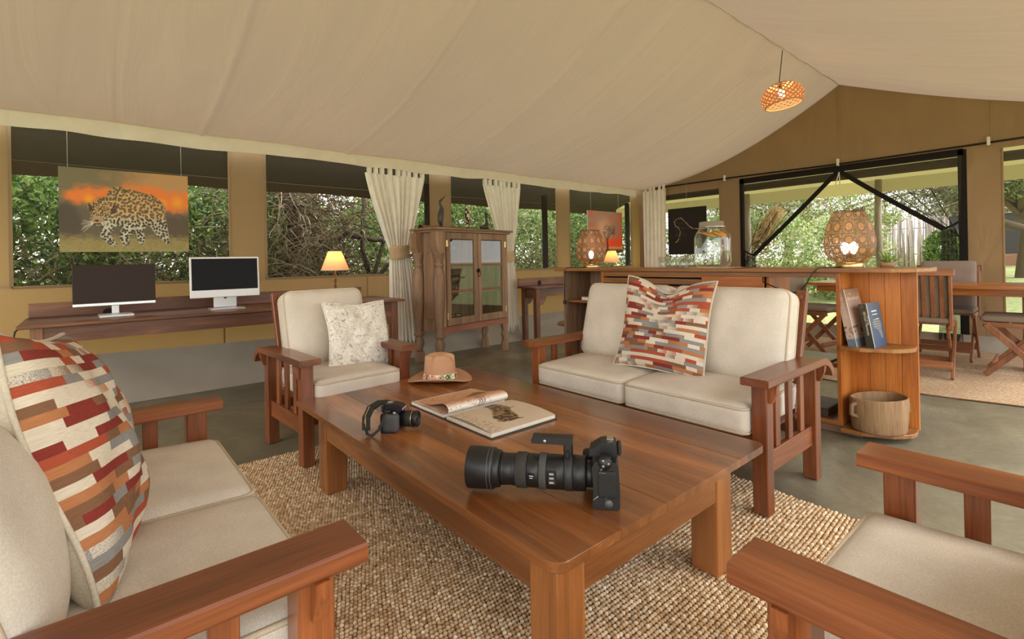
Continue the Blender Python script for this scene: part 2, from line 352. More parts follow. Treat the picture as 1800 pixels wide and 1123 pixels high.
struct('trim_5', MB().grid(lambda u, v: (GX - .012 - .07 * v * v - .01 * math.sin(40 * u) * math.sin(PI * v), WY - .1 - 6.2 * u, .17 * (1 - v) + .004), 120, 6), M_flap, 'grey vinyl mud flap at the foot of the gable')
ct = MB()
ct.tube([(GX - .05, 5.2, 2.285), (GX - .05, 3.5, 2.28), (GX - .05, 2.16, 2.262), (GX - .05, .9, 2.268), (GX - .05, -.9, 2.285)], .011, 8)
cp = thing('curtain_pole', 'dark pole running across the gable above the netting door', 'pole', (0, 0, 0))
obj('pole', ct, M_dark, cp)
for y in (3.66, 2.155, .74, 4.95): obj('canvas_loop', MB().box(GX - .068, y - .014, 2.24, GX - .03, y + .014, 2.33, .004), M_val, cp)
# netting door with tied-back flaps
M_net3 = netting('gathered_netting', srgb(44, 38, 33), .80); M_tape = fabric('black_webbing', srgb(34, 30, 27), scale=400)
dr = D.objects.new('door_1', None); COL.objects.link(dr); dr['kind'] = 'structure'; dr['label'] = 'black edged netting door with both flaps tied back'
fr = MB(); fr.box(GX - .012, 3.385, 0, GX - .004, 3.455, 2.24, .002); fr.box(GX - .012, .925, 0, GX - .004, 1.0, 2.24, .002); fr.box(GX - .012, .95, 2.165, GX - .004, 3.45, 2.25, .002)
obj('webbing_frame', fr, M_tape, dr)
def netflap(y0, ya, yt, zt):
    # top edge from y0 (jamb) to ya (apex); the free edge gathers at the tie (yt, zt), then hangs
    A = Vector((GX - .02, ya, 2.17)); T = Vector((GX - .03, yt, zt)); J = Vector((GX - .015, y0, 0))
    def up_(u, v):
        top = Vector((GX - .015, y0 + (ya - y0) * u, 2.18)); j = Vector((GX - .02, y0 + (yt - y0) * (.15 + .85 * u), zt))
        p = top.lerp(j, v); fold = .02 * math.sin(u * 19 + 2 * v) * v; p.x -= fold
        sag = .012 * math.sin(PI * v) * u; p.z -= sag; return tuple(p)
    n = MB().grid(up_, 28, 14)
    def low(u, v):
        c = yt + (y0 - yt) * .25; wd = (.10 + .07 * v) * (1 if y0 > ya else -1)
        return (GX - .03 - .025 * math.sin(u * 26), c + wd * (u - .5) * 1.3, zt * (1 - v))
    o = obj('net_flap', n, M_net2, dr); obj('gathered_net', MB().grid(low, 26, 6), M_net3, o)
    e = MB(); pts = [up_(1, k / 14) for k in range(15)]
    e.sweep([(p[0] - .004, p[1], p[2]) for p in pts], [(-.028, -.002), (.028, -.002), (.028, .002), (-.028, .002)], (1, 0, 0), False); obj('flap_edge', e, M_tape, o)
    g = MB().sweep([(GX - .03, y0, zt + .1), (GX - .05, (y0 + yt) / 2, zt + .04), (GX - .05, yt, zt)], [(-.012, -.002), (.012, -.002), (.012, .002), (-.012, .002)], (1, 0, 0), False); obj('tie_strap', g, M_tape, o)
    f = MB()
    for k in (.35, .62, .82): f.tube([up_(k, j / 12) for j in range(5, 15)], .004, 4)
    obj('fold_line', f, M_tape, o)
netflap(3.42, 2.16, 3.25, 1.10); netflap(.96, 2.16, 1.12, 1.36)
obj('pull_cord', MB().tube([(GX - .03, 2.15, 2.16), (GX - .035, 2.14, 1.98)], .006, 5).tube([(GX - .03, 2.15, 2.16), (GX - .04, 2.19, 2.0)], .006, 5), M_cream, dr)

# ------------------------------------------------------------------ outside: ground, flysheets, plants, fence
def ground_mat():
    m, t, p = newmat('grass_ground'); v = objco(t, rand=False); n = nd(t, 'ShaderNodeTexNoise', {'Vector': v, 'Scale': .5, 'Detail': 6.0}); n2 = nd(t, 'ShaderNodeTexNoise', {'Vector': v, 'Scale': 14.0, 'Detail': 5.0})
    c = ramp(t, n.outputs[0], [(.35, srgb(166, 156, 108)), (.5, srgb(154, 164, 102)), (.68, srgb(192, 180, 134))]); c2 = ramp(t, n2.outputs[0], [(.3, (.62, .66, .55, 1)), (.7, (1.1, 1.1, 1.05, 1))])
    t.links.new(mixc(t, 1.0, c, c2, 'MULTIPLY'), p.inputs['Base Color']); p.inputs['Roughness'].default_value = .95; bump(t, p, n2.outputs[0], .5, .1); return m
def gz(x, y):
    d = max(0, max(x - 8.6, y - 7.0)); return -.14 + .9 * (1 - math.exp(-d / 9)) if d else -.14
struct('ground', MB().grid(lambda u, v: (-30 + 90 * u, -40 + 80 * v, gz(-30 + 90 * u, -40 + 80 * v)), 90, 80), ground_mat(), 'grass around the tent')
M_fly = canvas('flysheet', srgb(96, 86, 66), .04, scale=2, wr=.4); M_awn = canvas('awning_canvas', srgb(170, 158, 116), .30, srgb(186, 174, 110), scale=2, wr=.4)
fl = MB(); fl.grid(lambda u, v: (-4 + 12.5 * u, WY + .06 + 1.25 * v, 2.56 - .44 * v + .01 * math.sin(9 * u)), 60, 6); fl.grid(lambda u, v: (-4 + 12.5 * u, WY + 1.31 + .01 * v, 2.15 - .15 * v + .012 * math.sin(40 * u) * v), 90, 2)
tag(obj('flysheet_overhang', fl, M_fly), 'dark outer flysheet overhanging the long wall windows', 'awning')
aw = thing('veranda_awning', 'olive canvas awning over the veranda beyond the netting door', 'awning', (0, 0, 0))
AX = GX + 1.55
obj('roof_panel', MB().grid(lambda u, v: (GX + .05 + (AX - GX) * v, -2 + 9 * u, 2.66 - .46 * v - .03 * math.sin(PI * v)), 20, 8), M_awn, aw)
obj('hem', MB().grid(lambda u, v: (AX + .05, -2 + 9 * u, 2.2 - .19 * v), 20, 2), M_awn, aw)
obj('rolled_side', MB().tube([(GX + .10, -1, 2.12), (GX + .10, 5, 2.12)], .055, 10), M_fly, aw)
M_post = wood('bleached_post', srgb(104, 94, 82), srgb(140, 130, 116), srgb(170, 160, 146), 2, .85)
for k, (y, lab) in enumerate(((4.05, 'bleached timber veranda post behind the net flap tied by the black picture'), (2.1, 'bleached timber veranda post standing behind the large pierced lantern'), (.15, 'bleached timber veranda post outside the tall netting window'))):
    s = .03 * math.sin(k * 3 + 1); tag(obj('veranda_post', MB().tube([(AX, y, -.2), (AX + s, y + s, .7), (AX - s, y - s, 1.4), (AX, y, 2.2)], [.06, .055, .05, .045], 10), M_post), lab, 'post', 'posts of the veranda')
for k, (x, lab) in enumerate(((3.68, 'dark flysheet pole outside between first tied-back curtain and glazed cabinet'), (5.99, 'dark flysheet pole seen through the netting right of the second curtain'), (8.32, 'dark flysheet pole outside the window right of the sunset tree picture'))):
    tag(obj('flysheet_pole', MB().tube([(x, WY + .9, -.2), (x, WY + .9, 2.2)], .05, 10), plain('dark_pole', srgb(52, 46, 38), .8)), lab, 'pole', 'poles of the flysheet')
GREEN = [srgb(96, 128, 52), srgb(120, 150, 66), srgb(70, 100, 44), srgb(150, 170, 90), srgb(176, 186, 120)]
PALE = [srgb(186, 196, 130), srgb(160, 178, 104), srgb(206, 206, 156), srgb(132, 156, 84), srgb(190, 184, 140)]
DRYC = [srgb(120, 108, 84), srgb(150, 136, 108), srgb(96, 88, 66), srgb(110, 120, 64)]
def leaves(n, pos, size, pal, name, parent, asp=.38):
    c = pos(n); d = rng.normal(size=(n, 3)); d[:, 2] -= .35; d /= np.linalg.norm(d, axis=1)[:, None]
    s = np.cross(d, rng.normal(size=(n, 3))); s /= np.linalg.norm(s, axis=1)[:, None]; nr = np.cross(d, s)
    L = size * rng.uniform(.6, 1.35, n)[:, None]; W = L * asp
    V = np.stack([c - d * L * .5, c + s * W * .5 + nr * L * .12, c + d * L * .5, c - s * W * .5 + nr * L * .12], 1).reshape(-1, 3)
    i = np.arange(n)[:, None] * 4; F = np.concatenate([i + [0, 1, 2], i + [0, 2, 3]], 1).reshape(-1, 3)
    P = np.array(pal)[:, :3]; cc = P[rng.integers(0, len(P), n)] * rng.uniform(.6, 1.15, n)[:, None]
    return npmesh(name, V, F, M_leaf, parent, np.repeat(cc, 4, 0))
def twigs(n, start, step, seg, r, name, parent, pal, droop=0.0, wob=.35):
    p = start(n); d = rng.normal(size=(n, 3)); d[:, 2] = np.abs(d[:, 2]) * (.6 if droop >= 0 else 1); d /= np.linalg.norm(d, axis=1)[:, None]; rings = []
    for k in range(seg + 1):
        u = np.cross(d, [0.3, .5, .8]); u /= np.linalg.norm(u, axis=1)[:, None]; b = np.cross(d, u); rr = r * (1 - .7 * k / seg)
        rings.append(np.stack([p + (u * math.cos(a) + b * math.sin(a)) * rr for a in (0, 2.1, 4.2)], 1))
        p = p + d * step; d = d + rng.normal(size=(n, 3)) * wob; d[:, 2] -= droop; d /= np.linalg.norm(d, axis=1)[:, None]
    V = np.stack(rings, 1).reshape(-1, 3); m = (seg + 1) * 3; F = []
    for k in range(seg):
        for a in range(3): F.append([k * 3 + a, k * 3 + (a + 1) % 3, k * 3 + 3 + (a + 1) % 3, k * 3 + 3 + a])
    F = (np.arange(n)[:, None, None] * m + np.array(F)[None]).reshape(-1, 4); P = np.array(pal)[:, :3]
    return npmesh(name, V, F, M_bark, parent, np.repeat(P[rng.integers(0, len(P), n)] * rng.uniform(.7, 1.2, n)[:, None], m, 0))
def ell(c, r, shell=.55):
    def f(n):
        d = rng.normal(size=(n, 3)); d /= np.linalg.norm(d, axis=1)[:, None]; k = (shell + (1 - shell) * rng.random(n)) ** .7
        p = np.array(c) + d * k[:, None] * np.array(r); p += np.sin(p * 4.1 + 1.3) * .12 * np.min(r); return p
    return f
def boxpos(a, b):
    a = np.array(a); b = np.array(b); return lambda n: a + rng.random((n, 3)) * (b - a)
BARK = [srgb(124, 104, 80), srgb(150, 130, 104), srgb(96, 80, 62)]; TWIG = [srgb(172, 152, 124), srgb(140, 120, 94), srgb(104, 90, 70), srgb(190, 176, 150)]
def bush(label, c, r, n, pal, size, tw=60, group='bushes outside the long wall', cat='bush', name='leafy_bush'):
    t = thing(name, label, cat, (0, 0, 0), 0, group); z = gz(c[0], c[1])
    leaves(n, ell(c, r), size, pal, 'foliage', t); twigs(tw, ell((c[0], c[1] - .1, c[2] * .7), (r[0] * .7, r[1] * .5, r[2] * .6), .1), .16, 8, .011, 'branch', t, TWIG, .03)
    return t
bush('dense green bush outside the window left of the leopard picture', (-.75, 7.5, 1.15), (1.05, .7, 1.3), 12000, GREEN[:3] + GREEN[3:4], .095, 110)
bush('twiggy green bush directly behind the leopard picture', (.6, 7.7, 1.1), (.95, .7, 1.35), 9500, GREEN, .085, 160)
bush('loose green bush between leopard picture and the canvas post on its right', (1.6, 7.6, 1.2), (.7, .6, 1.35), 7000, GREEN + DRYC[:2], .08, 180)
t = thing('dry_vine_thicket', 'brown tangled dry vines outside the window behind the pale desk lamp', 'vines', (0, 0, 0))
twigs(900, boxpos((1.75, 7.1, .2), (3.0, 7.9, 2.9)), .12, 9, .010, 'vine_stem', t, TWIG + BARK, .22, .32); leaves(1600, boxpos((1.75, 7.0, .2), (3.1, 8.0, 2.9)), .06, DRYC, 'foliage', t)
obj('trunk', MB().tube([(2.2, 7.9, -.2), (2.15, 7.8, .7), (2.35, 7.75, 1.5), (2.2, 7.7, 2.6)], [.13, .11, .09, .08], 9), plain('dark_bark', srgb(70, 56, 44), .9, bmp=.8, nscale=40), t)
bush('yellow green bush seen between pale desk lamp and first tied-back curtain', (3.9, 8.4, 1.0), (1.2, .7, 1.35), 8000, PALE[:2] + GREEN, .07, 60)
t = thing('bare_branching_tree', 'bare dark branching tree outside beside the first tied-back curtain', 'tree', (0, 0, 0))
bt = MB()
for pts in ([(3.1, 7.3, -.1), (3.35, 7.3, .8), (3.6, 7.35, 1.5), (3.9, 7.4, 2.3)], [(3.35, 7.3, .8), (3.2, 7.3, 1.3), (3.25, 7.3, 2.2)], [(3.2, 7.2, .6), (3.55, 7.2, 1.05), (4.1, 7.2, 1.25), (4.6, 7.3, 1.3)], [(2.9, 7.25, 1.55), (3.4, 7.3, 1.45), (3.9, 7.3, 1.5)]): bt.tube(pts, [.045, .036, .028, .016][:len(pts)], 7)
obj('trunk', bt, plain('dark_branch', srgb(66, 52, 40), .9), t); leaves(900, boxpos((3.0, 7.2, 1.2), (4.4, 7.7, 2.6)), .07, GREEN, 'foliage', t)
bush('glossy green bush seen above the glazed cabinet behind the carved figures', (5.3, 7.6, 1.4), (1.0, .6, 1.4), 8000, GREEN, .09, 40)
bush('pale stemmed bush outside the netting right of the second curtain', (6.9, 7.7, 1.1), (.95, .6, 1.35), 6000, GREEN + PALE, .08, 90)
bush('green bush outside the netting behind the sunset tree picture', (8.8, 7.9, 1.2), (1.2, .6, 1.4), 7000, GREEN, .09, 90)
bush('tall hedge bush filling the gap far behind the leopard picture', (.6, 9.8, 1.3), (3.4, .7, 2.0), 30000, GREEN, .15, 40)
bush('tall hedge bush far behind the glazed cabinet', (8.2, 10.8, 1.5), (4.6, .8, 2.3), 34000, GREEN + PALE, .16, 40)
bush('big rounded bush outside beyond the far corner of the tent', (12.2, 9.4, 1.2), (2.2, 1.2, 1.7), 16000, GREEN, .12, 40)
# beyond the gable
GB = 'trees and bushes beyond the netting door'
bush('bright yellow green bush behind the left net flap', (11.2, 5.2, 1.0), (1.0, 1.5, 1.25), 13000, PALE + GREEN[:2], .085, 140, GB)
bush('low pale bush between the left net flap and large pierced lantern', (12.4, 3.6, .9), (.9, 1.0, 1.1), 10000, PALE + GREEN[:1], .08, 60, GB)
bush('small round green shrub beside the end of the stick fence', (17.5, 2.62, 1.15), (.5, .45, .5), 2200, GREEN, .12, 20, GB)
t = thing('hanging_vine_bundle', 'ochre bundle of dry hanging vines seen through the left of the doorway', 'vines', (0, 0, 0))
vb = MB()
for k in range(70):
    a, b, c = (random.gauss(0, 1) for _ in range(3)); S_ = Vector((10.5 + .05 * a, 4.12 + .07 * b, 1.98 + .07 * c)); E_ = Vector((10.5 + .10 * b, 4.62 + .10 * c, 1.30 + .09 * a)); m_ = (S_ + E_) / 2 + Vector((.09 * c, .07 * a, -.06 + .09 * b)); vb.tube([S_, (S_ + m_) / 2 + Vector((0, .03, .02)), m_, (m_ + E_) / 2, E_], [.006, .010, .011, .010, .004], 5)
o = obj('vine_stem', vb, wood('dry_vine', srgb(120, 96, 54), srgb(160, 130, 72), srgb(190, 164, 104), 2, .9), t); o['kind'] = 'stuff'
def tree(label, base, crown, r, n, pal, size, name='acacia_tree'):
    t = thing(name, label, 'tree', (0, 0, 0), 0, GB); bx, by = base; z = gz(bx, by); cx, cy, cz_ = crown; m = MB()
    m.tube([(bx, by, z - .2), (bx + .1, by - .1, z + 1.2), ((bx + cx) / 2, (by + cy) / 2, cz_ - .9), (cx, cy, cz_)], [.16, .13, .10, .05], 8)
    for k in range(9):
        a = k * 2.4; m.tube([(cx, cy, cz_ - .5 - .05 * k), (cx + r[0] * .45 * math.cos(a), cy + r[1] * .45 * math.sin(a), cz_ - .2), (cx + r[0] * .9 * math.cos(a), cy + r[1] * .9 * math.sin(a), cz_ + .15 * math.sin(k))], [.06, .04, .015], 6)
    obj('trunk', m, plain('acacia_bark', srgb(104, 90, 72), .9), t); leaves(n, ell(crown, r, .2), size, pal, 'crown', t, .3); twigs(120, ell(crown, (r[0] * .8, r[1] * .8, r[2] * .6), .1), .25, 7, .014, 'branch', t, BARK, .05)
OLV = [srgb(128, 136, 92), srgb(150, 156, 112), srgb(104, 112, 76), srgb(176, 178, 140)]
tree('feathery acacia tree behind the stick fence and right net flap', (17.6, 1.2), (17.2, 2.0, 2.75), (2.0, 1.5, .75), 13000, OLV, .10)
tree('pale leafed tree rising behind the large pierced lantern', (16.8, 6.4), (15.5, 5.2, 2.5), (2.0, 2.6, 1.5), 15000, PALE + OLV[:1], .11)
tree('broad green tree outside the tall netting window over the far tent', (14.6, .15), (13.2, .9, 2.55), (1.3, 1.0, .55), 7000, GREEN + OLV, .09)
tree('distant grey green tree on the skyline behind the left net flap', (24, 11.5), (23, 10.5, 2.9), (3.0, 4.5, 2.4), 12000, OLV + PALE, .18)
fe = thing('stick_fence', 'tall fence of bleached upright sticks across the lawn', 'fence', (0, 0, 0))
M_st = [wood('stick_%d' % k, srgb(140 + 8 * k, 126 + 8 * k, 116 + 8 * k), srgb(176 + 8 * k, 164 + 8 * k, 154 + 8 * k), srgb(200 + 8 * k, 190 + 8 * k, 182 + 8 * k), 2, .9) for k in range(3)]
sticks = []
for k in range(6):
    m = MB(); h = 1.72 + .05 * k; m.tube([(0, 0, 0), (.012 * (k - 2), .01, h * .5), (.0, .012 * (k - 3), h)], [.027, .026, .020], 6); me = obj('stick', m, None).data; sticks.append(me); D.objects.remove(D.objects['stick'])
for k in range(84):
    y = 2.85 + k * .033; x = 19.2 + .16 * (y - 1.9) + random.uniform(-.04, .04); o = D.objects.new('stick', sticks[k % 6]); COL.objects.link(o); o.parent = fe
    o.location = (x, y, gz(x, y) - .05); o.rotation_euler = (random.uniform(-.025, .025), random.uniform(-.03, .03), random.uniform(0, 6)); o.scale = (1, 1, random.uniform(.93, 1.08))
for me, k in zip(sticks, (0, 1, 2, 1, 2, 0)): me.materials.append(M_st[k])
for z in (.5, 1.3): obj('rail', MB().tube([(19.40, 2.8, z + .55), (19.85, 5.6, z + .55)], .025, 6), M_st[0], fe)
ft = thing('far_tent', 'distant olive safari tent with dark open front across the lawn', 'tent', (24, 1.2, gz(24, 1.2) - .1))
obj('roof', MB().prism([(-2.6, 1.9), (2.6, 1.9), (2.7, 2.2), (0, 3.2), (-2.7, 2.2)], 0, 3, Matrix(((0, 0, 1, 0), (1, 0, 0, 0), (0, 1, 0, 0), (0, 0, 0, 1)))), plain('far_canvas', srgb(176, 164, 136), .9), ft)
obj('open_front_shade', MB().box(.05, -2.3, 0, 3, 2.3, 1.95, .02), plain('far_shade', srgb(60, 60, 58), .9), ft); obj('base_wall', MB().box(-.15, -2.3, 0, .1, 2.3, .5, .02), plain('far_clay', srgb(150, 104, 78), .9), ft)  # dark block paints the shade inside the open tent front
for y in (-2.4, -.2, 2.3): obj('tent_post', MB().tube([(-.3, y, 0), (-.3, y, 2.1)], .05, 8), M_post, ft)
bo = thing('terracotta_pot', 'terracotta pot with spiky leaves beside the end of stick fence', 'plant pot', (18.2, 2.2, gz(18.2, 2.2)))
obj('pot', MB().lathe([(.0, 0), (.2, 0), (.3, .3), (.33, .5), (.28, .5), (.25, .4), (0, .4)], 16), plain('terracotta', srgb(168, 110, 80), .8), bo)
lf = MB()
for k in range(14):
    a = k * 2.4; l = .5 + .2 * (k % 3); lf.add([(0, 0, .42), (.12 * math.cos(a + .4), .12 * math.sin(a + .4), .5), (l * math.cos(a), l * math.sin(a), .55 + .35 * (k % 2)), (.12 * math.cos(a - .4), .12 * math.sin(a - .4), .5)], [(0, 1, 2), (0, 2, 3)])
obj('leaf_rosette', lf, plain('agave', srgb(190, 180, 150), .6), bo)

# ------------------------------------------------------------------ rugs
def rug_knots(name, x0, x1, y0, y1, px, py, pal, z0, parent, thick=.011, wave=.03, mask=None):
    nx = int((x1 - x0) / px); ny = int((y1 - y0) / py); I, J = np.meshgrid(np.arange(nx), np.arange(ny)); I = I.ravel(); J = J.ravel()
    X = x0 + (I + .5 * (J % 2) + .5) * px + rng.normal(size=I.size) * px * .07; Y = y0 + (J + .5) * py + rng.normal(size=I.size) * py * .05
    Y = Y + wave * np.sin(X * 2.3 + .6) * np.sin(1.1 * Y + 1) * .6 + .004 * np.sin(X * 9 + J * .15)
    if mask is not None: k = mask(X, Y); X, Y, J = X[k], Y[k], J[k]
    n = len(X); A = R(24) + rng.normal(size=n) * .14; hx = px * .58 * rng.uniform(.85, 1.15, n); hy = py * .52 * rng.uniform(.85, 1.1, n); hz = thick * rng.uniform(.75, 1.2, n)
    prof = [(1, 0), (.82, .62), (0, 1)]; loc = []
    for r_, h in prof[:2]:
        for k in range(6): loc.append((r_ * math.cos(k * PI / 3), r_ * math.sin(k * PI / 3), h))
    loc.append((0, 0, 1)); loc = np.array(loc); ca, sa = np.cos(A)[:, None], np.sin(A)[:, None]; lx = loc[None, :, 0] * hx[:, None]; ly = loc[None, :, 1] * hy[:, None]
    V = np.stack([X[:, None] + lx * ca - ly * sa, Y[:, None] + lx * sa + ly * ca, z0 + loc[None, :, 2] * hz[:, None]], -1).reshape(-1, 3)
    F = []
    for k in range(6): l = (k + 1) % 6; F += [(k, l, 6 + l), (k, 6 + l, 6 + k), (6 + k, 6 + l, 12)]
    F = (np.arange(n)[:, None, None] * 13 + np.array(F)[None]).reshape(-1, 3); P = np.array(pal)[:, :3]
    c = P[rng.integers(0, len(P), n)] * rng.uniform(.88, 1.1, n)[:, None]
    o = npmesh(name, V, F, attr('jute_' + parent.name, .85, spec=.15), parent, np.repeat(c, 13, 0), True); o['kind'] = 'stuff'; return o
JUTE = [srgb(218, 190, 154), srgb(202, 172, 134), srgb(230, 208, 176), srgb(186, 152, 112), srgb(208, 176, 136)]
rg = thing('jute_rug', 'chunky braided jute rug under the coffee table', 'rug', (0, 0, 0))
def rugmask(X, Y): return (X < 2.415 - .03 * np.sin(Y * 3)) & (Y < 3.05 + .02 * np.sin(X * 4))
obj('backing', MB().box(-.62, -.5, .001, 2.40, 3.04, .007, .003), plain('rug_backing', srgb(112, 84, 56), .95), rg)
rug_knots('braid_pile', -.62, 2.43, -.5, 3.07, .0138, .0158, JUTE, .005, rg, .0105, .03, rugmask)
rg2 = thing('dining_rug', 'oval braided jute rug under the dining table', 'rug', (6.15, 1.2, 0))
rm = MB(); M_r2 = None
def rug2_mat():
    m, t, p = newmat('fine_jute'); v = objco(t, rand=False); ln = nd(t, 'ShaderNodeVectorMath', {0: v}, operation='LENGTH').outputs['Value']
    no = nd(t, 'ShaderNodeTexNoise', {'Vector': v, 'Scale': 5.0, 'Detail': 3.0}); fi = nd(t, 'ShaderNodeTexNoise', {'Vector': v, 'Scale': 60.0, 'Detail': 2.0})
    c = ramp(t, fi.outputs[0], [(.3, srgb(186, 154, 118)), (.5, srgb(206, 178, 144)), (.7, srgb(222, 200, 170))]); t.links.new(c, p.inputs['Base Color']); p.inputs['Roughness'].default_value = .9; bump(t, p, fi.outputs[0], .5, .01); return m
M_r2 = rug2_mat()
obj('backing', MB().lathe([(0, .001), (1.265, .001), (1.27, .004), (1.265, .006), (0, .006)], 72, Matrix.Scale(1.85, 4, (0, 1, 0))), plain('rug_gap', srgb(84, 60, 38), .95), rg2)
bd = MB()
for k in range(42):
    r_ = .03 + k * .0298 + 0 * k; n = max(60, int((r_ + .55) * 130)); w_ = [.007 * math.sin(2 * PI * i / n * 22 + .25 * k) for i in range(n)]
    bd.tube([((r_ + w_[i]) * math.cos(2 * PI * i / n), (1.08 + r_ + w_[i]) * math.sin(2 * PI * i / n), .004) for i in range(n)], .0100, 6, closed=True)
o = obj('braid_coil', bd, M_r2, rg2); o['kind'] = 'stuff'; bc_ = MB()
for k in range(42):
    r_ = .03 + (k + .5) * .0298; n = max(60, int((r_ + .55) * 130)); w_ = [.007 * math.sin(2 * PI * i / n * 22 + .25 * k) for i in range(n)]
    bc_.tube([((r_ + w_[i]) * math.cos(2 * PI * i / n), (1.08 + r_ + w_[i]) * math.sin(2 * PI * i / n), .0085) for i in range(n)], .0046, 4, closed=True)
o = obj('braid_gap_shade', bc_, plain('rug_cord', srgb(128, 94, 62), .95), rg2); o['kind'] = 'stuff'  # dark rings added to draw the shaded gaps between the braids

# ------------------------------------------------------------------ coffee table (top overhangs its frame on two sides)
tb = thing('coffee_table', 'large low mahogany coffee table with rounded corners on the jute rug', 'table', (0, 0, 0))
TX0, TX1, TY0, TY1, TZ = .82, 1.965, .825, 2.775, .38; TT = .026
def rrect(x0, y0, x1, y1, rs, n=6):
    P = []
    for (cx, cy, a0), r_ in zip(((x0, y0, 180), (x1, y0, 270), (x1, y1, 0), (x0, y1, 90)), rs):
        if r_ <= 0: P.append((cx, cy)); continue
        sx = 1 if cx == x0 else -1; sy = 1 if cy == y0 else -1
        for k in range(n + 1): a = R(a0 + 90 * k / n); P.append((cx + sx * r_ + r_ * math.cos(a), cy + sy * r_ + r_ * math.sin(a)))
    return P
bw = [0, .245, .46, .70, .93, 1.145]
def slab(poly, z0, z1, ch=.004):
    n = len(poly); m = MB(); cx = sum(p[0] for p in poly) / n; cy = sum(p[1] for p in poly) / n
    def ins(d): 
        out = []
        for i, (x, y) in enumerate(poly):
            a = Vector(poly[i - 1]); b = Vector(poly[(i + 1) % n]); t = (b - a).normalized(); out.append((x - t.y * d, y + t.x * d))
        return out
    L = [(ins(ch), z0), (poly, z0 + ch), (poly, z1 - ch), (ins(ch), z1)]; vs = [(x, y, z) for pl, z in L for x, y in pl]
    fs = [tuple(reversed(range(n))), tuple(range(3 * n, 4 * n))] + [(k * n + i, k * n + (i + 1) % n, (k + 1) * n + (i + 1) % n, (k + 1) * n + i) for k in range(3) for i in range(n)]
    m.add(vs, fs); return m
for k in range(5):
    a, b = TX0 + bw[k], TX0 + bw[k + 1]
    rs = [.045 if k == 0 else 0, .045 if k == 4 else 0, .045 if k == 4 else 0, .045 if k == 0 else 0]
    obj('plank', slab(rrect(a + .0004, TY0, b - .0004, TY1, rs), TZ - TT, TZ - .0004 * (k % 2), .0012 if 0 < k < 4 else .002), TW[1], tb)
BX0, BX1, BY0, BY1 = .835, 1.70, .838, 2.45; LZ = TZ - TT - .0005
for x in (BX0, BX1 - .1):
    for y in (BY0, BY1 - .1): obj('leg', MB().box(x, y, .012, x + .1, y + .1, LZ, .004), TW[2], tb)
for y in (BY0 + .004, BY1 - .026): obj('apron', MB().box(BX0 + .1, y, LZ - .085, BX1 - .1, y + .022, LZ, .002), TW[0], tb)
for x in (BX0 + .004, BX1 - .026): obj('apron', MB().box(x, BY0 + .1, LZ - .085, x + .022, BY1 - .1, LZ, .002), TW[1], tb)

